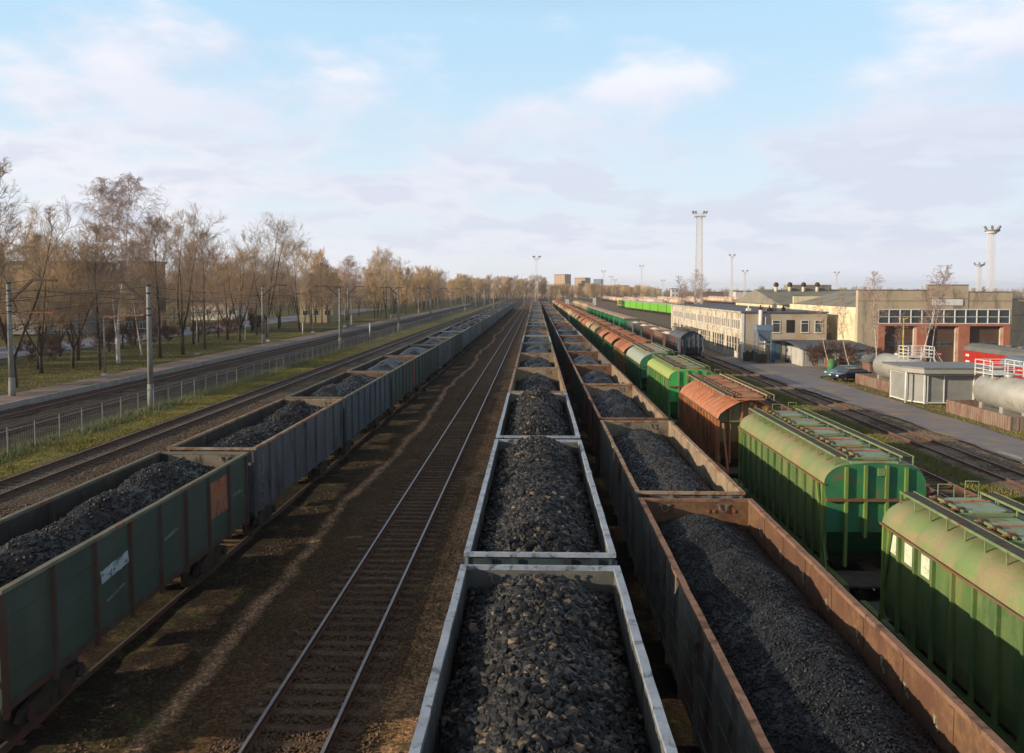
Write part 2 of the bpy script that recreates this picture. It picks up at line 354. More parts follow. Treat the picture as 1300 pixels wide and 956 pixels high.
def coal_mat(name, dark, mid, light, ochre, amt):
    m = bpy.data.materials.new(name)
    m.use_nodes = True
    nt = m.node_tree
    nt.nodes.clear()
    b = nd(nt, 'ShaderNodeBsdfPrincipled')
    out = nd(nt, 'ShaderNodeOutputMaterial')
    lk(nt, b.outputs[0], out.inputs[0])
    geo = nd(nt, 'ShaderNodeNewGeometry')
    r = geo.outputs['Random Per Island']
    col = ramp(nt, r, [(0.0, dark), (0.45, mid), (1 - amt * 1.8, light), (1 - amt, ochre), (1.0, tuple(v * 1.6 for v in ochre))])
    pos = geo.outputs['Position']
    n = noise(nt, pos, 30, 4, 0.7)
    col = mixc(nt, 0.55, col, ramp(nt, n, [(0.35, 0.25), (0.7, 1.0)]), 'MULTIPLY')
    n2 = noise(nt, pos, 0.9, 4, 0.6)
    col = mixc(nt, ramp(nt, n2, [(0.48, 0.0), (0.66, 0.35)]), col, tuple(v * 1.4 for v in light))
    lk(nt, col, b.inputs['Base Color'])
    b.inputs['Roughness'].default_value = 0.46
    b.inputs['Specular IOR Level'].default_value = 0.3
    bp = nd(nt, 'ShaderNodeBump')
    bp.inputs['Strength'].default_value = 0.5
    bp.inputs['Distance'].default_value = 0.03
    lk(nt, noise(nt, pos, 22, 6, 0.75), bp.inputs['Height'])
    lk(nt, bp.outputs[0], b.inputs['Normal'])
    MATS[name] = m


coal_mat('coal_lump', (0.004, 0.0045, 0.006), (0.010, 0.010, 0.011), (0.026, 0.024, 0.021), (0.14, 0.10, 0.065), 0.05)
coal_mat('coal_fine', (0.007, 0.008, 0.010), (0.013, 0.014, 0.017), (0.022, 0.023, 0.027), (0.045, 0.043, 0.042), 0.04)
coal_mat('coal_dust', (0.008, 0.008, 0.008), (0.014, 0.0135, 0.013), (0.026, 0.023, 0.021), (0.05, 0.042, 0.036), 0.04)


# ------------------------------------------------------------------ mesh helper
class MB:
    def __init__(s):
        s.v = []
        s.f = []
        s.m = []
        s.sm = []
        s.names = []

    def mi(s, name):
        if name not in s.names:
            s.names.append(name)
        return s.names.index(name)

    def add(s, vs, fs, mat, smooth=False):
        b = len(s.v)
        s.v.extend(tuple(p) for p in vs)
        k = s.mi(mat)
        for f in fs:
            s.f.append(tuple(i + b for i in f))
            s.m.append(k)
            s.sm.append(smooth)
        return s

    def box(s, x0, x1, y0, y1, z0, z1, mat, over=None):
        vs = [(x0, y0, z0), (x1, y0, z0), (x1, y1, z0), (x0, y1, z0), (x0, y0, z1), (x1, y0, z1), (x1, y1, z1), (x0, y1, z1)]
        F = {'z-': (0, 3, 2, 1), 'z+': (4, 5, 6, 7), 'y-': (0, 1, 5, 4), 'x+': (1, 2, 6, 5), 'y+': (2, 3, 7, 6), 'x-': (3, 0, 4, 7)}
        b = len(s.v)
        s.v.extend(vs)
        for key, f in F.items():
            mm = mat if not over or key not in over else over[key]
            s.f.append(tuple(i + b for i in f))
            s.m.append(s.mi(mm))
            s.sm.append(False)
        return s

    def beam(s, p0, p1, w, h, mat, up=(0, 0, 1)):
        p0, p1 = Vector(p0), Vector(p1)
        d = (p1 - p0)
        if d.length < 1e-6:
            return s
        d.normalize()
        u = Vector(up)
        if abs(d.dot(u)) > 0.97:
            u = Vector((0, 1, 0))
        a = d.cross(u).normalized()
        c = a.cross(d).normalized()
        vs = []
        for p in (p0, p1):
            for sa, sb in ((-1, -1), (1, -1), (1, 1), (-1, 1)):
                vs.append(p + a * (sa * w / 2) + c * (sb * h / 2))
        s.add(vs, [(3, 2, 1, 0), (4, 5, 6, 7), (0, 1, 5, 4), (1, 2, 6, 5), (2, 3, 7, 6), (3, 0, 4, 7)], mat)
        return s

    def tube(s, pts, rad, n, mat, caps=True, smooth=True):
        pts = [Vector(p) for p in pts]
        if isinstance(rad, (int, float)):
            rad = [rad] * len(pts)
        vs = []
        a = None
        for i, p in enumerate(pts):
            if i == 0:
                d = pts[1] - pts[0]
            elif i == len(pts) - 1:
                d = pts[-1] - pts[-2]
            else:
                d = pts[i + 1] - pts[i - 1]
            d.normalize()
            if a is None:
                a = d.orthogonal().normalized()
            else:
                a = (a - d * a.dot(d))
                if a.length < 1e-5:
                    a = d.orthogonal()
                a.normalize()
            c = d.cross(a)
            for k in range(n):
                t = 2 * PI * k / n
                vs.append(p + (a * math.cos(t) + c * math.sin(t)) * rad[i])
        fs = []
        for i in range(len(pts) - 1):
            for k in range(n):
                k2 = (k + 1) % n
                fs.append((i * n + k, i * n + k2, (i + 1) * n + k2, (i + 1) * n + k))
        s.add(vs, fs, mat, smooth)
        if caps:
            b = len(s.v) - len(vs)
            k = s.mi(mat)
            s.f.append(tuple(b + i for i in reversed(range(n))))
            s.m.append(k)
            s.sm.append(False)
            s.f.append(tuple(b + len(vs) - n + i for i in range(n)))
            s.m.append(k)
            s.sm.append(False)
        return s

    def prism(s, prof, axis, a0, a1, mat, smooth=False):
        """closed profile in the plane across axis; axis 'y': prof=(x,z); 'x': prof=(y,z); 'z': prof=(x,y)"""
        def P(p, a):
            return {'y': (p[0], a, p[1]), 'x': (a, p[0], p[1]), 'z': (p[0], p[1], a)}[axis]
        n = len(prof)
        vs = [P(p, a0) for p in prof] + [P(p, a1) for p in prof]
        s.add(vs, [(i, (i + 1) % n, n + (i + 1) % n, n + i) for i in range(n)], mat, smooth)
        s.add([P(p, a0) for p in prof], [tuple(reversed(range(n)))], mat)
        s.add([P(p, a1) for p in prof], [tuple(range(n))], mat)
        return s

    def join(s, o):
        b = len(s.v)
        s.v.extend(o.v)
        mp = [s.mi(nm) for nm in o.names]
        for f, m, sm in zip(o.f, o.m, o.sm):
            s.f.append(tuple(i + b for i in f))
            s.m.append(mp[m])
            s.sm.append(sm)
        return s

    def moved(s, dx=0, dy=0, dz=0, rz=0, sc_=1.0):
        c, n = math.cos(rz), math.sin(rz)
        o = MB()
        o.v = [((x * c - y * n) * sc_ + dx, (x * n + y * c) * sc_ + dy, z * sc_ + dz) for x, y, z in s.v]
        o.f, o.m, o.sm, o.names = list(s.f), list(s.m), list(s.sm), list(s.names)
        return o

    def mesh(s, name):
        me = bpy.data.meshes.new(name)
        me.from_pydata(s.v, [], s.f)
        for nm in s.names:
            me.materials.append(MATS[nm])
        me.polygons.foreach_set('material_index', s.m)
        me.polygons.foreach_set('use_smooth', s.sm)
        me.update()
        return me

    def build(s, name, parent=None):
        o = bpy.data.objects.new(name, s.mesh(name))
        COL.objects.link(o)
        if parent is not None:
            o.parent = parent
        return o


def np_mesh(name, v, f, mat, k=3):
    me = bpy.data.meshes.new(name)
    v = np.ascontiguousarray(v, dtype=np.float32)
    f = np.ascontiguousarray(f, dtype=np.int32)
    me.vertices.add(len(v))
    me.vertices.foreach_set('co', v.ravel())
    me.loops.add(f.size)
    me.loops.foreach_set('vertex_index', f.ravel())
    me.polygons.add(len(f))
    me.polygons.foreach_set('loop_start', np.arange(0, f.size, k, dtype=np.int32))
    me.materials.append(MATS[mat])
    me.update(calc_edges=True)
    me.validate()
    me.shade_flat()
    return me


def link(name, me, parent=None, loc=(0, 0, 0), rz=0.0):
    o = bpy.data.objects.new(name, me)
    COL.objects.link(o)
    o.location = loc
    o.rotation_euler = (0, 0, rz)
    if parent is not None:
        o.parent = parent
    return o


def tag(o, label=None, cat=None, group=None, kind=None):
    if label:
        o['label'] = label
    if cat:
        o['category'] = cat
    if group:
        o['group'] = group
    if kind:
        o['kind'] = kind
    return o


def empty(name, loc=(0, 0, 0), rz=0.0):
    o = bpy.data.objects.new(name, None)
    o.empty_display_size = 0.3
    COL.objects.link(o)
    o.location = loc
    o.rotation_euler = (0, 0, rz)
    return o


KIDS = {}


def kid(o, parent):
    o.parent = parent
    KIDS.setdefault(parent.name, []).append(o)
    return o


# a thing is described as (name, [(part_name, MB, [(sub_name, MB), ...]), ...])
def assemble(name, parts, loc, rz=0.0, part_labels=None):
    root = empty(name, loc, rz)
    for p in parts:
        pn, mb = p[0], p[1]
        o = mb.build(pn, root)
        kid(o, root)
        if len(p) > 3 and p[3]:
            o['label'] = p[3]
        for q in (p[2] if len(p) > 2 and p[2] else []):
            c = q[1].build(q[0], o)
            kid(c, o)
    return root


def flat_mesh(parts, name):
    mb = MB()
    for p in parts:
        mb.join(p[1])
        for q in (p[2] if len(p) > 2 and p[2] else []):
            mb.join(q[1])
    return mb.mesh(name)


def copy_tree(o, loc=None, rz=None):
    c = o.copy()
    COL.objects.link(c)
    for ch in KIDS.get(o.name, []):
        d = ch.copy()
        COL.objects.link(d)
        kid(d, c)
        for g in KIDS.get(ch.name, []):
            e = g.copy()
            COL.objects.link(e)
            kid(e, d)
    if loc is not None:
        c.location = loc
    if rz is not None:
        c.rotation_euler = (0, 0, rz)
    return c


CACHE = {}


def place(key, name, builder, loc, rz=0.0, flat=False):
    k = (key, flat)
    if k not in CACHE:
        parts = builder()
        if flat:
            o = link(name, flat_mesh(parts, name), None, loc, rz)
        else:
            o = assemble(name, parts, loc, rz)
        CACHE[k] = o
        return o
    return copy_tree(CACHE[k], loc, rz)


ORD = ['first', 'second', 'third', 'fourth', 'fifth', 'sixth', 'seventh', 'eighth', 'ninth', 'tenth', 'eleventh', 'twelfth',
       'thirteenth', 'fourteenth', 'fifteenth', 'sixteenth']


def vnoise(x, y, seed, octaves=4, lac=2.0, gain=0.5):
    r = np.random.default_rng(seed)
    tot = np.zeros_like(x, dtype=float)
    amp = 1.0
    fr = 1.0
    for o in range(octaves):
        g = r.random((64, 64))
        xi = x * fr
        yi = y * fr
        x0 = np.floor(xi).astype(int)
        y0 = np.floor(yi).astype(int)
        fx = xi - x0
        fy = yi - y0
        fx = fx * fx * (3 - 2 * fx)
        fy = fy * fy * (3 - 2 * fy)
        a = g[x0 % 64, y0 % 64]
        b = g[(x0 + 1) % 64, y0 % 64]
        c = g[x0 % 64, (y0 + 1) % 64]
        d = g[(x0 + 1) % 64, (y0 + 1) % 64]
        tot += amp * ((a * (1 - fx) + b * fx) * (1 - fy) + (c * (1 - fx) + d * fx) * fy - 0.5)
        amp *= gain
        fr *= lac
    return tot


# ------------------------------------------------------------------ ground
GZ = [(-3000, 0.0), (-90, 0.0), (-44, -0.05), (-40, -0.2), (-23, -0.2), (-13, -0.28), (-9, -0.2), (1.5, -0.2), (4.4, -0.53), (10.3, -1.13),
      (20.7, -1.3), (26, -1.38), (29, -1.24), (60, -1.2), (3000, -1.2)]


def gz(x):
    for (a, za), (b, zb) in zip(GZ, GZ[1:]):
        if x <= b:
            t = (x - a) / (b - a)
            return za + (zb - za) * t
    return GZ[-1][1]


def ground_material():
    m = bpy.data.materials.new('ground_earth')
    m.use_nodes = True
    nt = m.node_tree
    nt.nodes.clear()
    b = nd(nt, 'ShaderNodeBsdfPrincipled')
    out = nd(nt, 'ShaderNodeOutputMaterial')
    lk(nt, b.outputs[0], out.inputs[0])
    geo = nd(nt, 'ShaderNodeNewGeometry')
    pos = geo.outputs['Position']
    sep = nd(nt, 'ShaderNodeSeparateXYZ')
    lk(nt, pos, sep.inputs[0])
    x, y = sep.outputs[0], sep.outputs[1]
    n_e = noise(nt, pos, 0.55, 6, 0.65)
    xe = mth(nt, 'ADD', x, mth(nt, 'MULTIPLY', mth(nt, 'SUBTRACT', n_e, 0.5), 1.5))
    t = mth(nt, 'DIVIDE', mth(nt, 'ADD', xe, 60.0), 120.0, clamp=True)

    def q(v):
        return (v + 60) / 120
    grass = (0.115, 0.105, 0.032)
    ballast = (0.036, 0.028, 0.023)
    gravel = (0.095, 0.078, 0.062)
    soil = (0.030, 0.020, 0.0125)
    brown = (0.085, 0.050, 0.023)
    tan = (0.42, 0.245, 0.125)
    dirt = (0.27, 0.20, 0.14)
    green = (0.06, 0.085, 0.02)
    stops = [(q(-60), grass), (q(-44), grass), (q(-43), ballast), (q(-30.4), ballast), (q(-29.6), (0.17, 0.16, 0.05)), (q(-25.9), (0.22, 0.19, 0.035)),
             (q(-25.4), gravel), (q(-21), gravel), (q(-18), brown), (q(-13), soil), (q(-9.2), soil), (q(-8), brown), (q(-6.2), (0.13, 0.07, 0.032)),
             (q(-3.6), (0.14, 0.076, 0.034)), (q(-3.2), (0.30, 0.17, 0.08)), (q(-2.6), tan), (q(-0.8), tan), (q(1.6), soil), (q(13), soil), (q(18), brown),
             (q(22.2), (0.13, 0.10, 0.075)), (q(22.9), green), (q(24.0), green), (q(24.6), dirt), (q(29), dirt), (q(33), (0.17, 0.15, 0.09)), (q(42), (0.17, 0.125, 0.085)), (q(60), (0.15, 0.12, 0.08))]
    col = ramp(nt, t, stops)
    # worn footpath beside the left train
    pw = mth(nt, 'ADD', mth(nt, 'MULTIPLY', mth(nt, 'SINE', mth(nt, 'MULTIPLY', y, 0.14)), 0.22), -7.86)
    pd = mth(nt, 'ABSOLUTE', mth(nt, 'SUBTRACT', mth(nt, 'ADD', x, mth(nt, 'MULTIPLY', mth(nt, 'SUBTRACT', noise(nt, pos, 0.16, 6, 0.6), 0.5), 1.5)), pw))
    pm = ramp(nt, pd, [(0.06, 0.9), (0.30, 0.0)])
    col = mixc(nt, pm, col, (0.50, 0.30, 0.17))
    # weeds and bare patches
    n1 = noise(nt, pos, 0.5, 6, 0.65)
    n2 = noise(nt, pos, 2.2, 6, 0.7)
    wm = mth(nt, 'MULTIPLY', ramp(nt, n1, [(0.46, 0.0), (0.60, 0.7)]), ramp(nt, n2, [(0.42, 0.0), (0.58, 1.0)]))
    col = mixc(nt, wm, col, (0.075, 0.072, 0.022))
    n3 = noise(nt, pos, 1.1, 6, 0.7)
    col = mixc(nt, ramp(nt, n3, [(0.54, 0.0), (0.72, 0.6)]), col, (0.20, 0.125, 0.07))
    n4 = noise(nt, pos, 14, 6, 0.8)
    col = mixc(nt, 0.75, col, ramp(nt, n4, [(0.32, 0.25), (0.52, 0.8), (0.72, 1.5)]), 'MULTIPLY')
    vo = nd(nt, 'ShaderNodeTexVoronoi')
    vo.inputs['Scale'].default_value = 15
    lk(nt, pos, vo.inputs['Vector'])
    sv = nd(nt, 'ShaderNodeSeparateColor')
    lk(nt, vo.outputs['Color'], sv.inputs[0])
    col = mixc(nt, 0.8, col, ramp(nt, sv.outputs[0], [(0.0, 0.45), (0.6, 0.9), (1.0, 1.9)]), 'MULTIPLY')
    lk(nt, col, b.inputs['Base Color'])
    b.inputs['Roughness'].default_value = 0.95
    b.inputs['Specular IOR Level'].default_value = 0.15
    bp = nd(nt, 'ShaderNodeBump')
    bp.inputs['Strength'].default_value = 0.8
    bp.inputs['Distance'].default_value = 0.06
    lk(nt, noise(nt, pos, 9, 8, 0.75), bp.inputs['Height'])
    lk(nt, bp.outputs[0], b.inputs['Normal'])
    MATS['ground_earth'] = m


ground_material()


T_MID0 = -4.89


def build_ground():
    xs = [-3000, -1500, -800, -400, -200, -130] + [-90 + 2 * i for i in range(22)] + [-46 + 0.5 * i for i in range(152)] + [30 + 2 * i for i in range(24)] + [80, 130, 200, 400, 800, 1500, 3000]
    ys = [-400, -150, -60, -20] + [-10 + 0.6 * i for i in range(150)] + [80 + 2 * i for i in range(60)] + [200 + 10 * i for i in range(30)] + [500, 700, 1000, 1500, 2200, 3200, 5000]
    xs = sorted(set(xs))
    X, Y = np.meshgrid(xs, ys)
    Z = np.vectorize(gz)(X)
    nz = vnoise(X * 0.6 + 300, Y * 0.6 + 300, 3, 4) * 0.10
    near = (Y < 200) & (np.abs(X) < 60)
    bed = np.abs(X - T_MID0) < 1.3
    nz = np.where(bed, nz * 0.25 - 0.03, nz)
    Z = Z + np.where(near, nz, 0) * np.where((X > 27) | (X < -43), 0.3, 1.0)
    V = np.stack([X, Y, Z], -1).reshape(-1, 3)
    nx = len(xs)
    ny = len(ys)
    i, j = np.meshgrid(np.arange(nx - 1), np.arange(ny - 1))
    a = (j * nx + i).ravel()
    F = np.stack([a, a + 1, a + nx + 1, a + nx], -1)
    o = link('ground', np_mesh('ground', V, F, 'ground_earth', 4))
    tag(o, kind='structure')


build_ground()


def sheet(name, pts, z, mat, kind='structure', thick=0.0):
    mb = MB()
    if thick:
        mb.prism(pts, 'z', z - thick, z, mat)
    else:
        mb.add([(p[0], p[1], z) for p in pts], [tuple(range(len(pts)))], mat)
    o = mb.build(name)
    tag(o, kind=kind)
    return o


def wobble_strip(name, xl, xr, ys, zf, mat):
    mb = MB()
    vs = []
    for k, y in enumerate(ys):
        vs.append((xl(y), y, zf))
        vs.append((xr(y), y, zf))
    mb.add(vs, [(2 * i, 2 * i + 1, 2 * i + 3, 2 * i + 2) for i in range(len(ys) - 1)], mat)
    o = mb.build(name)
    tag(o, kind='structure')
    return o


# service road on the right, widening into a yard before the workshop
yy = [-20 + 1.5 * i for i in range(100)]
wobble_strip('service_road', lambda y: 28.4 + 0.15 * math.sin(y * .7) + 0.1 * math.sin(y * 2.1) - max(0, min(1.6, (y - 66) * 0.07)),
             lambda y: 32.7 + 0.12 * math.sin(y * .5 + 1) + (0 if y < 98 else min(10, (y - 98) * 1.3)), yy, -1.165, 'asphalt')
def puddle(x, y, a, b, seed):
    r_ = random.Random(seed)
    pts = [(x + a * math.cos(t) * r_.uniform(.6, 1.15), y + b * math.sin(t) * r_.uniform(.75, 1.1)) for t in [2 * PI * k / 18 for k in range(18)]]
    sheet('puddle', pts, -1.150, 'puddle_water')


puddle(28.4, 46.5, .55, 3.2, 1)
puddle(28.9, 51.5, .35, 1.6, 2)
puddle(29.6, 43.5, .4, 1.4, 3)
# the road and parking strip behind the left trees
sheet('park_road', [(-82, -50), (-68, -50), (-70, 400), (-84, 400)], 0.06, 'asphalt_pale')
sheet('side_road', [(-84, 118), (-200, 118), (-200, 126), (-84, 126)], 0.05, 'asphalt_pale')


# ------------------------------------------------------------------ railway tracks
def rail_profile(x, zt):
    h = 0.17
    return [(x - .07, zt - h), (x + .07, zt - h), (x + .07, zt - h + .02), (x + .012, zt - h + .04), (x + .012, zt - .05), (x + .036, zt - .04), (x + .036, zt),
            (x - .036, zt), (x - .036, zt - .04), (x - .012, zt - .05), (x - .012, zt - h + .04), (x - .07, zt - h + .02)]


def rail_mb(x, zt, y0, y1, top, xf=None):
    mb = MB()
    prof = rail_profile(x, zt)
    n = len(prof)
    ysl = [y0, y1] if xf is None else [y0 + (y1 - y0) * i / 30 for i in range(31)]
    vs = []
    for yv in ysl:
        dx = 0 if xf is None else xf(yv)
        vs += [(p[0] + dx, yv, p[1]) for p in prof]
    for s_ in range(len(ysl) - 1):
        for i in range(n):
            mt = top if i == 6 else 'rail_side'
            a = s_ * n + i
            b = s_ * n + (i + 1) % n
            mb.f.append((a, b, b + n, a + n))
            mb.m.append(mb.mi(mt))
            mb.sm.append(False)
    mb.v = vs
    return mb


def sleeper_mb(mat, w=0.25, L=2.7, jit=0):
    mb = MB()
    prof = [(-w / 2, -0.14), (w / 2, -0.14), (w / 2, -0.02), (w / 2 - .02, 0), (-w / 2 + .02, 0), (-w / 2, -0.02)]
    mb.prism(prof, 'x', -L / 2, L / 2, mat)
    for sx in (-0.79, 0.79):       # rail plates and spikes
        mb.box(sx - .16, sx + .16, -.09, .09, 0.0, .018, 'rail_side')
    return mb


def track(x, zt, y0, y1, label, sleep='sleeper_wood', top='rail_top', single=100, vis0=10, pitch=0.6, group=None, xf=None):
    root = empty('railway_track', (x, y0, zt - 0.17))
    tag(root, label, 'railway track', group)
    for s_ in (-1, 1):
        o = rail_mb(s_ * 0.795, 0.17, 0, y1 - y0, top, xf).build('rail', root)
        kid(o, root)
    proto = sleeper_mb(sleep).mesh('sleeper')
    k = 0
    rest = MB()
    n = int((min(y1, y0 + 330) - y0) / pitch)
    r2 = random.Random(int(x * 10))
    src = sleeper_mb(sleep)
    for i in range(n):
        yv = i * pitch + r2.uniform(-.05, .05)
        rz = r2.uniform(-.03, .03)
        dz = -0.004 + r2.uniform(-.012, 0)
        dx = 0 if xf is None else xf(yv)
        if y0 + yv >= vis0 and k < single:
            o = link('sleeper', proto, root, (dx + r2.uniform(-.06, .06), yv, dz), rz)
            k += 1
        else:
            rest.join(src.moved(dx + r2.uniform(-.06, .06), yv, dz, rz))
    if rest.v:
        o = rest.build('sleepers', root)
        tag(o, kind='stuff')
    return root


T_MID = -4.89
track(T_MID, 0.0, -6, 560, 'empty brown track with shining rails between the left coal train and the big-lump coal train', single=100, vis0=12)
track(-24.15, 0.0, 10, 900, 'single dark track on grey gravel along the green verge, left of the coal train', 'sleeper_concrete', single=0)
track(-34.1, 0.0, 10, 900, 'nearer of the two passenger tracks below the catenary, beside the mesh fence', 'sleeper_concrete', single=0)
track(-38.5, 0.0, 10, 900, 'farther passenger track running along the low platform edge', 'sleeper_concrete', single=0)
track(-11.3, -0.08, -6, 520, 'track under the left coal train of dark green and blue wagons', single=0)
track(0.09, 0.0, -6, 560, 'track under the middle train heaped with big coal lumps', single=0)
track(4.42, -0.35, -6, 560, 'track under the rust-rimmed coal train right of the middle one', single=0)
track(10.35, -0.95, -6, 620, 'track under the long row of green and rusty hopper wagons', single=0)
track(20.75, -1.1, 8, 560, 'rust-red empty track directly right of the green hoppers, leading to the slate hopper wagon', top='rail_top_rusty', single=100, vis0=38)
track(26.0, -1.2, 8, 560, 'weathered track between the grass strip and the service road', top='rail_top_rusty', single=100, vis0=40)

# low platform by the passenger tracks
mb = MB()
mb.box(-43.6, -40.3, 20, 520, -0.3, 0.28, 'platform_paving')
mb.box(-40.3, -40.1, 20, 520, -0.3, 0.31, 'concrete')
o = mb.build('platform')
tag(o, 'low grey-pink platform strip beside the passenger tracks', 'platform')

# ------------------------------------------------------------------ wagons
def bogie_parts(yc, cap='undercarriage'):
    fr = MB()
    for s_ in (-1, 1):
        x0 = s_ * 1.02
        prof = [(yc - 1.25, .42), (yc - 1.1, .62), (yc - .5, .72), (yc - .3, .86), (yc + .3, .86), (yc + .5, .72), (yc + 1.1, .62), (yc + 1.25, .42),
                (yc + .75, .38), (yc + .45, .2), (yc - .45, .2), (yc - .75, .38)]
        xa, xb = sorted((x0, x0 + s_ * .12))
        fr.prism(prof, 'x', xa, xb, cap)
        for k in (-1, 1):
            fr.tube([(x0 + s_ * .1, yc + k * .925, .475), (x0 + s_ * .2, yc + k * .925, .475)], .13, 10, cap)
            fr.tube([(x0 + s_ * .06, yc + k * .16, .3), (x0 + s_ * .06, yc + k * .16, .75)], .08, 8, cap)
    fr.box(-1.0, 1.0, yc - .22, yc + .22, .62, .92, cap)
    subs = []
    for k in (-1, 1):
        w = MB()
        y = yc + k * .925
        w.tube([(-.85, y, .475), (.85, y, .475)], .075, 10, 'wheel_steel')
        for s_ in (-1, 1):
            w.tube([(s_ * .73, y, .475), (s_ * .86, y, .475)], .475, 24, 'wheel_steel')
            w.tube([(s_ * .715, y, .475), (s_ * .735, y, .475)], .505, 24, 'wheel_steel')
        subs.append(('wheelset', w))
    return ('bogie', fr, subs)


def coupler_mb(s_, y, z=1.04):
    c = MB()
    ya, yb = sorted((s_ * (y - .25), s_ * (y + .18)))
    c.box(-.1, .1, ya, yb, z - .1, z + .12, 'undercarriage')
    ya, yb = sorted((s_ * (y + .12), s_ * (y + .36)))
    c.box(-.17, .17, ya, yb, z - .16, z + .16, 'undercarriage')
    return c


def bent_bar(mb, x0, x1, y0, y1, z0, z1, mat, axis, seed, amp=.007):
    r_ = random.Random(seed)
    n = 22 if axis == 'y' else 6
    vs = []
    for i in range(n + 1):
        t = i / n
        dx, dz = (r_.uniform(-amp, amp), r_.uniform(-amp * .6, amp * .4)) if 0 < i < n else (0, 0)
        if r_.random() < .12 and 0 < i < n:
            dx *= 2.6
        if axis == 'y':
            y = y0 + (y1 - y0) * t
            vs += [(x0 + dx, y, z0), (x1 + dx, y, z0), (x1 + dx, y, z1 + dz), (x0 + dx, y, z1 + dz)]
        else:
            x = x0 + (x1 - x0) * t
            vs += [(x, y1 + dx, z0), (x, y0 + dx, z0), (x, y0 + dx, z1 + dz), (x, y1 + dx, z1 + dz)]
    fs = [(3, 2, 1, 0), tuple(n * 4 + k for k in range(4))]
    for i in range(n):
        for k in range(4):
            a, b = i * 4 + k, i * 4 + (k + 1) % 4
            fs.append((a, b, b + 4, a + 4))
    mb.add(vs, fs, mat)


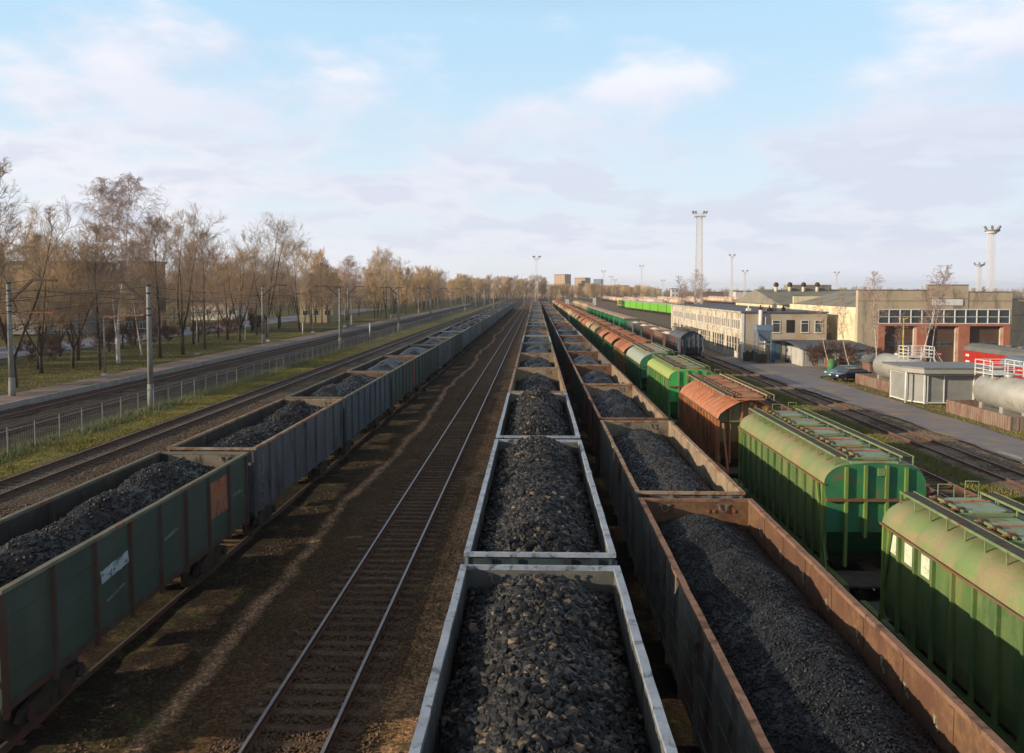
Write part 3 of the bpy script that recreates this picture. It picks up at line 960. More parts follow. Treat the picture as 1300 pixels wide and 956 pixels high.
def gondola(side='side_slate', rim='rim_olive', inner='inner_soot', post=None, endin=None, special=None, low=False):
    post = post or side
    endin = endin or inner
    HL = 6.58
    parts = []
    T = 3.48
    bays = [-6.5 + 13.0 * i / 8 for i in range(9)]
    for s_ in (-1, 1):
        w = MB()
        xa, xb = sorted((s_ * 1.445, s_ * 1.475))
        over = {('x-' if s_ > 0 else 'x+'): inner}
        if special == 'red_end':
            w.box(xa, xb, -HL + .02, bays[6], 1.28, T - .08, side, over)
            w.box(xa, xb, bays[6], bays[7], 1.28, T - .08, 'side_red', over)
            w.box(xa, xb, bays[7], HL - .02, 1.28, T - .08, side, over)
        else:
            w.box(xa, xb, -HL + .02, HL - .02, 1.28, T - .08, side, over)
        # pressed seams
        for z in (1.75, 2.3, 2.85):
            for a, b in zip(bays, bays[1:]):
                xo = s_ * 1.475
                x1, x2 = sorted((xo, xo + s_ * .016))
                w.box(x1, x2, a + .12, b - .12, z - .02, z + .02, side)
        # inner vertical stiffeners
        for y in bays[1:-1]:
            x1, x2 = sorted((s_ * 1.445, s_ * 1.43))
            w.box(x1, x2, y - .05, y + .05, 1.4, T - .1, inner)
        # lower sill
        x1, x2 = sorted((s_ * 1.36, s_ * 1.5))
        w.box(x1, x2, -HL + .05, HL - .05, 1.12, 1.28, post)
        parts.append(('side_wall', w))
        if not low:
            for y in bays:
                p = MB()
                yy0 = max(-HL + .01, min(HL - .17, y - .08))
                if abs(y) > 6:
                    yy0 = -HL + .005 if y < 0 else HL - .165
                a, b, = s_ * 1.475, s_ * 1.555
                z0, z1 = 1.02, T - .1
                f = .05
                prof = [(a, yy0), (b, yy0 + f), (b, yy0 + .16 - f), (a, yy0 + .16)]
                if s_ < 0:
                    prof = prof[::-1]
                p.prism(prof, 'z', z0, z1, post)
                parts.append(('post', p))
    for s_ in (-1, 1):
        e = MB()
        ya, yb = sorted((s_ * (HL - .07), s_ * (HL - .04)))
        e.box(-1.44, 1.44, ya, yb, 1.2, T - .09, side, {('y-' if s_ > 0 else 'y+'): endin})
        for z in (1.7, 2.3, 2.9):
            ya, yb = sorted((s_ * (HL - .04), s_ * (HL + .015)))
            e.box(-1.4, 1.4, ya, yb, z - .06, z + .06, side)
        for x in (-1.1, 1.1, -.55, .55):
            ya, yb = sorted((s_ * (HL + .015), s_ * (HL + .05)))
            e.box(x - .05, x + .05, ya, yb, 1.2, T - .1, side)
        subs = []
        if not low:
            for x in (-.85, .75):
                h = MB()
                y = s_ * (HL - .09)
                h.tube([(x - .1, y, T - .16), (x - .09, y - s_ * .03, T - .3), (x, y - s_ * .05, T - .36), (x + .09, y - s_ * .03, T - .3), (x + .1, y, T - .16)], .014, 6, 'hook_steel')
                h.box(x - .17, x - .07, min(y, y - s_ * .02), max(y, y - s_ * .02), T - .2, T - .15, 'hook_steel')
                h.box(x + .07, x + .17, min(y, y - s_ * .02), max(y, y - s_ * .02), T - .2, T - .15, 'hook_steel')
                subs.append(('tie_hook', h))
        parts.append(('end_wall', e, subs))
    r = MB()
    for s_ in (-1, 1):
        xa, xb = sorted((s_ * 1.435, s_ * 1.565))
        bent_bar(r, xa, xb, -HL - .02, HL + .02, T - .08, T, rim, 'y', rnd.randint(0, 9999))
        ya, yb = sorted((s_ * (HL - .08), s_ * (HL + .018)))
        bent_bar(r, -1.433, 1.433, ya, yb, T - .085, T - .004, rim, 'x', rnd.randint(0, 9999), .005)
    parts.append(('top_rail', r))
    u = MB()
    u.box(-1.43, 1.43, -HL + .1, HL - .1, 1.2, 1.3, 'undercarriage')
    u.box(-.2, .2, -HL, HL, .85, 1.2, 'undercarriage')
    for y in (-5.9, -4.33, -2, -.7, .7, 2, 4.33, 5.9):
        u.box(-1.35, 1.35, y - .08, y + .08, 1.0, 1.2, 'undercarriage')
    for s_ in (-1, 1):
        for k in range(7):     # bottom discharge flaps hanging below the sill
            y = -5.2 + k * 1.73
            u.beam((s_ * 1.2, y - .6, 1.1), (s_ * 1.2, y + .6, 1.1), .05, .2, 'undercarriage')
    u.tube([(-.9, -1.6, .8), (-.9, -.8, .8)], .2, 12, 'undercarriage')
    u.tube([(.9, .5, .85), (.9, 1.5, .85)], .15, 12, 'undercarriage')
    parts.append(('underframe', u))
    for yc in (-4.33, 4.33):
        parts.append(bogie_parts(yc))
    if not low:
        for s_ in (-1, 1):
            parts.append(('coupler', coupler_mb(s_, HL + .05)))
        ld = MB()
        for k in range(7):
            z = 1.2 + k * .32
            ld.tube([(1.6, -HL + .25, z), (1.6, -HL + .65, z)], .012, 5, 'hook_steel')
        for y in (-HL + .25, -HL + .65):
            ld.tube([(1.6, y, 1.0), (1.6, y, 3.25)], .014, 5, 'hook_steel')
        if special != 'a1':
            parts.append(('ladder', ld))
    if special == 'a1':
        def patch(y0, y1, z0, z1, mat, slant=0.0):
            p = MB()
            n = 9
            r_ = random.Random(int(y0 * 10))
            top = []
            bot = []
            for i in range(n + 1):
                y = y0 + (y1 - y0) * i / n
                top.append((y, z1 + r_.uniform(-.012, .012) + slant * (i / n - .5)))
                bot.append((y + .06, z0 + r_.uniform(-.012, .012) + slant * (i / n - .5)))
            p.prism(bot + top[::-1], 'x', 1.4925, 1.496, mat)
            return p
        parts.append(('painted_patch', patch(bays[6] + .14, bays[7] - .14, 2.0, 3.12, 'graf_orange'), None, 'faded orange paint patch between two posts'))
        parts.append(('painted_patch', patch(bays[2] + .2, bays[3] - .14, 2.36, 2.66, 'graf_white', .1), None, 'pale blue-white brushed patch'))
        parts.append(('painted_patch', patch(bays[2] + .45, bays[3] - .35, 1.88, 1.95, 'graf_pale', .12), None, 'small smeared pale scribble'))
        parts.append(('painted_patch', patch(bays[4] + .2, bays[5] - .6, 2.36, 2.44, 'graf_pale', .1)))
        parts.append(('painted_patch', patch(bays[7] + .3, bays[8] - .5, 2.25, 2.36, 'graf_pale', .0)))
    if special == 'lugs':
        for i, y in enumerate((-4.4, -3.4, -2.5, -1.4, .2, 1.7, 3.4, 5.2)):
            p = MB()
            p.box(1.415, 1.445, y - .05, y + .03, 3.0, 3.03 + .01 * (i % 3), 'pale_mark')
            p.box(1.42, 1.445, y - .02, y + .02, 2.9 + .01 * (i % 2), 3.0, 'pale_mark')
            p.beam((1.43, y - .05, 2.9), (1.43, y - .12, 2.84 - .01 * (i % 3)), .02, .035, 'pale_mark')
            parts.append(('lashing_eye', p))
        for x in (-.55, .35, .5, .9, 1.05):
            p = MB()
            p.box(x - .04, x + .04, HL - .10, HL - .07, 3.1, 3.18, 'rust_and_sunlit_orange')
            parts.append(('lashing_eye', p))
        for i in range(8):       # pressed chevrons with their diagonal reflections painted pale on the outer left side
            y = -5.9 + i * 1.65
            q_ = MB()
            q_.add([(-1.494, y, 2.75), (-1.494, y + .06, 2.76), (-1.494, y + .36, 2.45), (-1.494, y + .09, 2.08), (-1.494, y + .05, 2.12), (-1.494, y + .28, 2.45)],
                   [(0, 1, 2, 5), (5, 2, 3, 4)], 'pale_mark' if i % 3 == 0 else 'side_grey')
            parts.append(('chevron_reflection', q_))
    return parts


def coal_heap(seed, style, n_chunk, base, amp, humps, step=0.1, size=(.03, .09), over=0.0):
    """heap inside a wagon, local coords of the wagon; returns mesh"""
    hw, hl = 1.425, 6.45
    xs = np.linspace(-hw, hw, int(2 * hw / step) + 1)
    ys = np.linspace(-hl, hl, int(2 * hl / step) + 1)
    X, Y = np.meshgrid(xs, ys)

    def height(x, y):
        cx = np.clip(1 - np.abs(x / hw) ** 2.1, 0, 1)
        ey = np.clip((hl - np.abs(y)) / 1.5, 0, 1)
        ey = ey * (2 - ey)
        h = base + amp * (cx - 0.35) * (0.35 + 0.65 * ey)
        for hy, ha, wd, hx in humps:
            h = h + ha * np.exp(-((y - hy) / wd) ** 2 - ((x - hx) / 0.95) ** 2)
        h = h + vnoise(x * 1.2 + seed, y * 1.2 + seed * 3, seed, 4) * 0.16
        return h
    Z = height(X, Y) + vnoise(X * 9, Y * 9, seed + 1, 3) * (0.05 if style == 'coal_lump' else 0.03)
    edge = (np.abs(X) > hw - 0.12)
    Z = np.where(edge, np.minimum(Z, 3.34), Z)
    V = np.stack([X, Y, Z], -1).reshape(-1, 3)
    nx, ny = len(xs), len(ys)
    i, j = np.meshgrid(np.arange(nx - 1), np.arange(ny - 1))
    a = (j * nx + i).ravel()
    F = np.concatenate([np.stack([a, a + 1, a + nx + 1], -1), np.stack([a, a + nx + 1, a + nx], -1)])
    if n_chunk:
        t = (1 + 5 ** .5) / 2
        ico = np.array([(-1, t, 0), (1, t, 0), (-1, -t, 0), (1, -t, 0), (0, -1, t), (0, 1, t), (0, -1, -t), (0, 1, -t), (t, 0, -1), (t, 0, 1), (-t, 0, -1), (-t, 0, 1)]) / (1 + t * t) ** .5
        icf = np.array([(0, 11, 5), (0, 5, 1), (0, 1, 7), (0, 7, 10), (0, 10, 11), (1, 5, 9), (5, 11, 4), (11, 10, 2), (10, 7, 6), (7, 1, 8), (3, 9, 4), (3, 4, 2), (3, 2, 6), (3, 6, 8), (3, 8, 9), (4, 9, 5), (2, 4, 11), (6, 2, 10), (8, 6, 7), (9, 8, 1)])
        r = np.random.default_rng(seed + 7)
        n = n_chunk
        px = r.uniform(-hw + .03, hw - .03, n)
        py = r.uniform(-hl + .03, hl - .03, n)
        s_ = size[0] + (size[1] - size[0]) * r.random(n) ** 3.0
        pz = height(px, py) + s_ * 0.25
        near = np.abs(px) > hw - .12
        pz = np.where(near, np.minimum(pz, 3.36), pz)
        px = np.clip(px, -hw + s_, hw - s_)
        py = np.clip(py, -hl + s_, hl - s_)
        V2 = ico[None] * (1 + r.uniform(-.32, .32, (n, 12, 3)))
        V2 = V2 * (s_[:, None, None] * r.uniform(0.55, 1.3, (n, 1, 3)))
        ax = r.normal(size=(n, 3))
        ax /= np.linalg.norm(ax, axis=1, keepdims=True)
        an = r.uniform(0, 6.28, n)
        K = np.zeros((n, 3, 3))
        K[:, 0, 1] = -ax[:, 2]
        K[:, 0, 2] = ax[:, 1]
        K[:, 1, 0] = ax[:, 2]
        K[:, 1, 2] = -ax[:, 0]
        K[:, 2, 0] = -ax[:, 1]
        K[:, 2, 1] = ax[:, 0]
        Rm = np.eye(3)[None] + np.sin(an)[:, None, None] * K + (1 - np.cos(an))[:, None, None] * (K @ K)
        V2 = np.einsum('nij,nkj->nki', Rm, V2) + np.stack([px, py, pz], -1)[:, None]
        F2 = icf[None] + (np.arange(n) * 12)[:, None, None] + len(V)
        V = np.concatenate([V, V2.reshape(-1, 3)])
        F = np.concatenate([F, F2.reshape(-1, 3)])
    return np_mesh('coal_heap', V, F, style)


HEAPS = {}


def heap(key, *a, **k):
    if key not in HEAPS:
        HEAPS[key] = coal_heap(*a, **k)
    return HEAPS[key]


PITCH = 13.92


def coal_train(x, zr, y_first, n, specs, far_specs, train, heaps, near_heaps, gname, near_n, labels, coal_labels, i0=0):
    """y_first = centre of wagon number one"""
    for i in range(i0, n):
        yc = y_first + i * PITCH
        sp = specs[i] if 0 <= i < len(specs) else far_specs[i % len(far_specs)]
        flat = i >= near_n
        key = (train, i if (0 <= i < len(specs)) else 'f%d' % (i % len(far_specs)))
        w = place(key, 'coal_wagon', lambda: gondola(low=flat, **sp), (x, yc, zr), 0.0, flat)
        if i < 0:
            lab = labels['behind']
        elif i < len(labels['near']):
            lab = labels['near'][i]
        elif i < 14:
            lab = 'open coal wagon, %s from the camera in the %s' % (ORD[i], train)
        else:
            lab = 'tiny distant open coal wagon near the far end of the %s' % train
        tag(w, lab, 'coal wagon', gname)
        hm = near_heaps[i] if 0 <= i < len(near_heaps) else heaps[i % len(heaps)]
        c = link('coal_heap', hm, None, (x, yc, zr))
        if i < 0:
            lab = coal_labels['behind']
        elif i < len(coal_labels['near']):
            lab = coal_labels['near'][i]
        elif i < 14:
            lab = 'dark coal heap lying in the %s wagon from the camera of the %s' % (ORD[i], train)
        else:
            lab = 'tiny coal heap in a distant wagon of the %s' % train
        tag(c, lab, 'coal', 'coal heaps in the ' + train)


# ---- left train
A_specs = [dict(side='side_green', rim='rim_olive', inner='inner_soot', post='post_brown', endin='inner_beige', special='a1'),
           dict(side='side_slate', rim='rim_tan', inner='inner_soot', post='side_slate', endin='inner_beige'),
           dict(side='side_blue', rim='rim_olive', inner='inner_soot', endin='inner_rust'),
           dict(side='side_dkgreen', rim='rim_olive', inner='inner_soot', endin='inner_rust', special='red_end'),
           dict(side='side_dkgreen', rim='rim_olive', inner='inner_soot'),
           dict(side='side_slate', rim='rim_olive', inner='inner_soot')]
A_far = [dict(side='side_blue', rim='rim_olive', inner='inner_soot'), dict(side='side_slate', rim='rim_olive', inner='inner_soot', special='red_end'),
         dict(side='side_dkgreen', rim='rim_olive', inner='inner_soot'), dict(side='side_blue', rim='rim_blue', inner='inner_soot')]
hA = [heap('a%d' % k, 60 + k, 'coal_dust', 0, 2.98, 0.35, [(-3.6 + .5 * k, .45, 2.2 - .2 * k, .2), (3.4 - .35 * k, .4, 1.6 + .15 * k, -.3)], 0.15) for k in range(5)]
nA = [heap('a_n0', 71, 'coal_dust', 9000, 2.78, 0.28, [(3.6, .75, 2.0, .0), (0.3, .55, 1.8, .15), (-3.3, .5, 2.2, .2)], 0.07, size=(.012, .05)),
      heap('a_n1', 72, 'coal_dust', 7000, 2.92, 0.28, [(3.2, .65, 1.9, .2), (-2.5, .3, 2.4, -.2)], 0.07, size=(.012, .06)),
      heap('a_n2', 73, 'coal_dust', 2500, 2.98, 0.3, [(3.0, .5, 1.9, .2), (-2.5, .45, 2.4, -.2)], 0.1, size=(.02, .06))]
coal_train(-11.3, -0.08, 21.35, 27, A_specs, A_far, 'left coal train', hA, nA, 'wagons of the left coal train', 7,
           {'behind': 'green open wagon just behind the frame on the left train',
            'near': ['dark green open coal wagon with brown posts and an orange patch, nearest on the left',
                     'slate grey open coal wagon with beige far wall, directly behind the dark green one',
                     'blue-grey open wagon with a rusty far wall, third on the left train',
                     'dark green-grey open wagon with one red side panel, fourth on the left train']},
           {'behind': 'coal in the wagon behind the frame', 'near': ['sooty ridged coal heap sunk low in the dark green wagon with the orange patch',
                                                                      'grey-brown coal heap low in the slate grey wagon of the left train']})
# ---- middle train
M_specs = [dict(side='side_blue', rim='rim_blue', inner='inner_grey', endin='inner_grey'), dict(side='side_blue', rim='rim_blue', inner='inner_grey', endin='inner_grey'),
           dict(side='side_blue', rim='rim_blue', inner='inner_grey', endin='inner_tan'),
           dict(side='side_grey', rim='rim_tan', inner='inner_tan', endin='inner_tan'), dict(side='side_grey', rim='rim_tan', inner='inner_tan', endin='inner_tan')]
M_far = [dict(side='side_blue', rim='rim_blue', inner='inner_grey'), dict(side='side_grey', rim='rim_tan', inner='inner_tan'), dict(side='side_slate', rim='rim_olive', inner='inner_grey')]
hM = [heap('m%d' % k, 80 + k, 'coal_fine', 0, 2.85, 0.45, [(-3.8 + .5 * k, .3, 2.2 - .2 * k, .2), (3.4 - .35 * k, .35, 1.5 + .15 * k, -.1)], 0.15) for k in range(5)]
nM = [heap('m_n0', 91, 'coal_lump', 38000, 2.97, 0.75, [(0, .1, 5.0, -.15), (5.3, .14, 1.4, 0)], 0.06, size=(.015, .105)),
      heap('m_n1', 92, 'coal_lump', 32000, 3.06, 0.72, [(4.8, .30, 1.6, 0), (-3.5, .14, 2.5, -.1)], 0.08, size=(.018, .10)),
      heap('m_n2', 93, 'coal_lump', 15000, 3.0, 0.9, [(4.8, .38, 1.7, 0), (-2, .15, 2.5, -.1)], 0.09, size=(.02, .10)),
      heap('m_n3', 94, 'coal_fine', 3000, 2.62, 0.55, [(-4.0, .35, 1.8, 0), (3, .4, 1.9, 0)], 0.1, size=(.02, .06)),
      heap('m_n4', 95, 'coal_fine', 1500, 2.75, 0.5, [(-4.0, .35, 1.8, 0), (3, .3, 1.9, 0)], 0.1, size=(.02, .06))]
coal_train(0.09, 0.0, 9.65, 29, M_specs, M_far, 'middle coal train', hM, nM, 'wagons of the middle coal train', 7,
           {'behind': 'x', 'near': ['open wagon with pale blue-grey rim and two rope hooks, nearest in the middle',
                                    'pale-rimmed open wagon second from the camera in the middle train',
                                    'pale-rimmed open wagon with the highest coal heap, third in the middle train',
                                    'tan-rimmed open wagon with sunken coal, fourth in the middle train',
                                    'tan-rimmed open wagon with level coal, fifth in the middle train']},
           {'behind': 'x', 'near': ['big angular coal lumps heaped in the nearest pale-rimmed wagon',
                                    'long heap of coal lumps in the second wagon of the middle train',
                                    'high sunlit heap of coal lumps rising above the rim of the third middle wagon',
                                    'sunken fine coal with a brown streak in the first tan-rimmed middle wagon']})
# ---- right coal train
B_specs = [dict(side='side_grey', rim='rim_rust', inner='inner_rust', endin='inner_rust', special='lugs'),
           dict(side='side_grey', rim='rim_tan', inner='inner_tan', endin='inner_beige'),
           dict(side='side_redbrown', rim='rim_rust', inner='inner_tan', endin='inner_tan'),
           dict(side='side_dkgreen', rim='rim_tan', inner='inner_tan', endin='inner_rust'),
           dict(side='side_redbrown', rim='rim_rust', inner='inner_grey', endin='inner_rust'),
           dict(side='side_dkgreen', rim='rim_tan', inner='inner_grey', endin='inner_tan'),
           dict(side='side_dkgreen', rim='rim_rust', inner='inner_soot', endin='inner_rust')]
B_far = [dict(side='side_slate', rim='rim_rust', inner='inner_grey'), dict(side='side_redbrown', rim='rim_tan', inner='inner_rust'),
         dict(side='side_dkgreen', rim='rim_olive', inner='inner_tan'), dict(side='side_slate', rim='rim_blue', inner='inner_grey')]
hB = [heap('b%d' % k, 100 + k, 'coal_fine', 0, 2.7, 0.5, [(-4.2 + .3 * k, .35, 1.7 - .1 * k, .1), (0.6 - .3 * k, .3, 1.3, 0), (4.4 - .25 * k, .35, 1.6, -.1)], 0.15) for k in range(5)]
nB = [heap('b_n0', 111, 'coal_fine', 30000, 2.74, 0.5, [(4.4, .42, 1.6, -.35), (1.2, .38, 1.4, 0), (-2.4, .35, 1.7, .05), (-5.4, .2, 1.2, 0)], 0.05, size=(.012, .032)),
      heap('b_n1', 112, 'coal_fine', 14000, 2.76, 0.5, [(4.0, .35, 1.5, 0), (1.3, .36, 1.2, 0), (-1.8, .36, 1.3, .0), (-4.8, .3, 1.2, 0)], 0.06, size=(.012, .035)),
      heap('b_n2', 113, 'coal_fine', 6000, 2.78, 0.5, [(3.6, .4, 1.5, 0), (.6, .4, 1.2, 0), (-2.6, .4, 1.3, .0)], 0.08, size=(.015, .04)),
      heap('b_n3', 114, 'coal_fine', 2000, 2.6, 0.6, [(2.6, .45, 1.7, 0), (-2.6, .45, 1.6, .0)], 0.1, size=(.02, .04))]
coal_train(4.42, -0.35, 16.5, 30, B_specs, B_far, 'right coal train', hB, nB, 'wagons of the right coal train', 7,
           {'behind': 'x', 'near': ['brown rust-walled open wagon with pale lashing marks inside, nearest right of middle',
                                    'grey open wagon with tan inner wall, just beyond the rust-walled one',
                                    'reddish-brown open wagon, third in the right coal train',
                                    'dark green open wagon with tan rim, fourth in the right coal train',
                                    'red-brown sided open wagon, fifth in the right coal train']},
           {'behind': 'x', 'near': ['long humped heap of fine blue-black coal in the rust-walled wagon',
                                    'rippled fine coal heap in the grey open wagon beyond the rust-walled one']})


# ------------------------------------------------------------------ hopper wagons
def hop_profile(kind):
    if kind == 'round':
        pts = []
        for k in range(9):
            t = k / 8 * PI / 2
            pts.append((-1.55 + .8 * (1 - math.cos(t)), 3.95 + .58 * math.sin(t)))
        pts += [(-.35, 4.57), (0, 4.59)]
    elif kind == 'gable':
        pts = [(-1.55, 3.62), (-1.44, 3.84), (-1.16, 4.06), (-.8, 4.29), (-.45, 4.46), (0, 4.54)]
    else:
        pts = [(-1.6 * math.cos(t), 3.6 + 0.98 * math.sin(t)) for t in [PI / 2 * i / 9 for i in range(10)]]
    return pts + [(-x, z) for x, z in reversed(pts[:-1])]


def hopper(kind='round', side='hop_green', endm='hop_green_end', roof='hop_green_roof', rib='hop_rib', trim='hop_trim',
           lid='hop_mint', top='hop_topplate', L=10.7, nrib=13, cards=False, flat=False, rail_trim=None):
    hl = L / 2
    prof = hop_profile(kind)
    ez = prof[0][1]
    parts = []
    # roof shell
    r = MB()
    bays_n = nrib - 1
    per = 5 if not flat else 1
    rows = bays_n * per + 1
    vs = []
    for i in range(rows):
        y = -hl + L * i / (rows - 1)
        ph = (i % per) / per
        puff = .055 * math.sin(PI * ph) ** .6 if (kind == 'round' and per > 1 and ph > 0) else 0.0
        for (x, z) in prof:
            k = 1 + puff / 1.6
            vs.append((x * k, y, z + puff * .6))
    n = len(prof)
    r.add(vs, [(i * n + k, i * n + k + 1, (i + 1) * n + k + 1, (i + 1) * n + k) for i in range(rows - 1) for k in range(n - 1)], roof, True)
    # eave ledge
    for s_ in (-1, 1):
        xa, xb = sorted((s_ * 1.5, s_ * 1.61))
        r.box(xa, xb, -hl - .03, hl + .03, ez - .05, ez, 'hop_ledge')
    if kind == 'gable':
        for i in range(bays_n + 1):
            y = -hl + .03 + (L - .06) * i / bays_n
            for s_ in (-1, 1):
                r.beam((s_ * 1.44, y, 3.85), (s_ * 1.16, y, 4.07), .03, .02, roof)
                r.beam((s_ * 1.16, y, 4.07), (s_ * .45, y, 4.475), .03, .02, roof)
    parts.append(('roof', r))
    # body sides
    for s_ in (-1, 1):
        b = MB()
        x1 = s_ * 1.5
        pr = [(x1, ez - .05), (x1, 2.0), (s_ * 1.42, 1.55), (s_ * 1.36, 1.55), (s_ * 1.44, 2.0), (s_ * 1.44, ez - .05)]
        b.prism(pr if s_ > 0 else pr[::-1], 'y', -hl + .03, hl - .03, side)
        for i in range(nrib):
            y = -hl + .12 + (L - .24) * i / (nrib - 1)
            dp_ = .12 if rail_trim else .085
            xa, xb = sorted((x1, x1 + s_ * dp_))
            b.box(xa, xb, y - .04, y + .04, 1.5, ez - .06, rib if i in (0, nrib - 1) else side)
        parts.append(('side_wall', b))
    if cards:
        for i in (9, 10, 11):
            c = MB()
            y = -hl + .12 + (L - .24) * (i + .5) / (nrib - 1)
            c.box(-1.515, -1.506, y - .2, y + .2, ez - .62, ez - .14, 'card_white')
            parts.append(('notice_card', c))
    # ends
    for s_ in (-1, 1):
        e = MB()
        ya, yb = sorted((s_ * (hl - .02), s_ * hl))
        inset = 0.0 if kind != 'gable' else .35
        pr = [(x * .985, z - .01) for x, z in prof] + [(1.5, 3.5), (-1.5, 3.5)]
        e.prism(pr[::-1], 'y', ya - s_ * inset, yb - s_ * inset, endm)
        ya, yb = sorted((s_ * (hl - .06 - inset), s_ * (hl + .13 - inset)))
        e.box(-1.5, 1.5, ya, yb, 3.42, 3.5, 'hop_ledge' if kind == 'round' else endm)
        ya, yb = sorted((s_ * (hl - .04 - inset), s_ * (hl - inset)))
        e.box(-1.46, 1.46, ya, yb, 2.45, 3.42, endm)
        # slope sheet towards the bins
        e.add([(-1.42, s_ * (hl - inset), 2.45), (1.42, s_ * (hl - inset), 2.45), (1.42, s_ * (hl - 1.4), 1.3), (-1.42, s_ * (hl - 1.4), 1.3)], [(0, 1, 2, 3)], endm)
        for x in (-.9, -.32, .32, .9):
            ya, yb = sorted((s_ * (hl - inset), s_ * (hl + .1 - inset)))
            zt = 4.52 if kind == 'round' else 4.2 if abs(x) > .5 else 4.42
            e.box(x - .045, x + .045, ya, yb, 3.5, zt - (.06 if abs(x) > .5 else 0), rib)
            ya, yb = sorted((s_ * (hl - inset), s_ * (hl + .128 - inset)))
            e.box(x - .043, x + .043, ya, yb, 2.3 if abs(x) < .5 else 1.4, 3.42, rib)
        ya, yb = sorted((s_ * (hl - inset), s_ * (hl + .06 - inset)))
        e.box(.05, .27 - .01, ya, yb, 4.2, 4.42, trim)
        parts.append(('end_wall', e))
    # underframe, bins, struts, platforms
    FL = hl + 1.55
    u = MB()
    u.box(-.25, .25, -FL, FL, .95, 1.25, 'undercarriage')
    for s_ in (-1, 1):
        xa, xb = sorted((s_ * 1.3, s_ * 1.46))
        u.box(xa, xb, -FL, FL, 1.12, 1.34, side)
        ya, yb = sorted((s_ * (hl + .2), s_ * FL))
        u.box(-1.29, 1.29, ya, yb, 1.25, 1.31, 'grating')
    for k in range(4):
        y = -hl + 1.7 + k * (L - 3.4) / 3
        u.add([(-1.3, y - 1.1, 1.55), (1.3, y - 1.1, 1.55), (1.3, y + 1.1, 1.55), (-1.3, y + 1.1, 1.55), (-.4, y - .3, .55), (.4, y - .3, .55), (.4, y + .3, .55), (-.4, y + .3, .55)],
              [(0, 1, 5, 4), (1, 2, 6, 5), (2, 3, 7, 6), (3, 0, 4, 7), (4, 5, 6, 7)], 'undercarriage')
    parts.append(('underframe', u))
    for s_ in (-1, 1):
        for sx in (-1, 1):
            st = MB()
            if kind == 'gable':
                st.beam((sx * 1.3, s_ * (hl + .02), 3.4), (sx * 1.34, s_ * (FL - .15), 1.34), .09, .09, rib)
            st.beam((sx * 1.585, s_ * (hl - .55), ez - .1), (sx * 1.5, s_ * (hl + .15), 1.34), .05, .09, rib)
            parts.append(('end_strut', st))
    for yc in (-FL + 1.95, FL - 1.95):
        parts.append(bogie_parts(yc))
    for s_ in (-1, 1):
        parts.append(('coupler', coupler_mb(s_, FL + .05)))
    # hatches
    ztop = 4.6
    pl = MB()
    pl.box(-.72, .72, -hl + .1, hl - .1, 4.52, ztop - .005, top)
    parts.append(('roof_plate', pl))
    nh = 5 if L > 10 else 4
    for k in range(nh):
        y = -hl + L * (k + .5) / nh
        lidm = MB()
        w, l, rr = .54, .68, .2
        pts = []
        cx = .14
        for (sx, sy) in ((1, 1), (-1, 1), (-1, -1), (1, -1)):
            for q in range(5):
                a0 = {(1, 1): 0, (-1, 1): PI / 2, (-1, -1): PI, (1, -1): 3 * PI / 2}[(sx, sy)]
                a = a0 + q / 4 * PI / 2
                pts.append((cx + sx * (w - rr) + rr * math.cos(a), y + sy * (l - rr) + rr * math.sin(a)))
        lidm.prism(pts, 'z', ztop, ztop + .05, 'hop_rust')
        lidm.prism([(cx + (p[0] - cx) * .96, y + (p[1] - y) * .97) for p in pts], 'z', ztop + .05, ztop + .1, lid)
        sub = []
        g = MB()
        g.beam((-.42, y - l, ztop + .1), (-.42, y + l, ztop + .1), .05, .06, trim)
        g.beam((-.58, y - l * .8, ztop + .06), (-.58, y + l * .8, ztop + .06), .06, .05, 'hop_rust')
        for q in (-.8, 0.05, .85):
            g.beam((-.62, y + q * l, ztop + .13), (-.3, y + q * l, ztop + .13), .04, .03, 'hop_rust')
            g.box(-.5, -.34, y + q * l - .05, y + q * l + .05, ztop, ztop + .17, 'steel_brown')
        g.beam((-.66, y - l - .2, ztop + .09), (.66, y - l - .2, ztop + .09), .05, .05, trim)
        g.beam((-.35, y + l * .3, ztop + .13), (.66, y + l * .3, ztop + .13), .03, .03, 'hop_rust')
        parts.append(('hatch', lidm, [('clamp_bar', g)]))
    # walkways
    rt = rail_trim or trim
    for s_ in (-1, 1):
        wk = MB()
        xa, xb = sorted((s_ * .83, s_ * 1.17))
        zc = 4.74
        wk.box(xa, xb, -hl + .15, hl - .15, zc, zc + .025, 'grating')
        sub = MB()
        for x in (xa, xb):
            sub.box(x - .015, x + .015, -hl + .1, hl - .1, zc - .015, zc + .04, rt)
        m = 14
        for k in range(m):
            y = -hl + .18 + (L - .36) * k / (m - 1)
            xo = s_ * 1.18
            sub.beam((xo, y, zc), (xo, y, zc - .26), .035, .035, rt)
            sub.beam((s_ * .8, y, zc), (s_ * .8, y, zc - .2), .03, .03, rt)
            if not flat and k < m - 1:
                for q in (1, 2, 3):
                    yq = y + (L - .36) / (m - 1) * q / 4
                    sub.box(xa + .02, xb - .02, yq - .008, yq + .008, zc + .025, zc + .032, 'steel_brown')
        parts.append(('walkway', wk, [('walkway_bracket', sub)]))
    ld = MB()
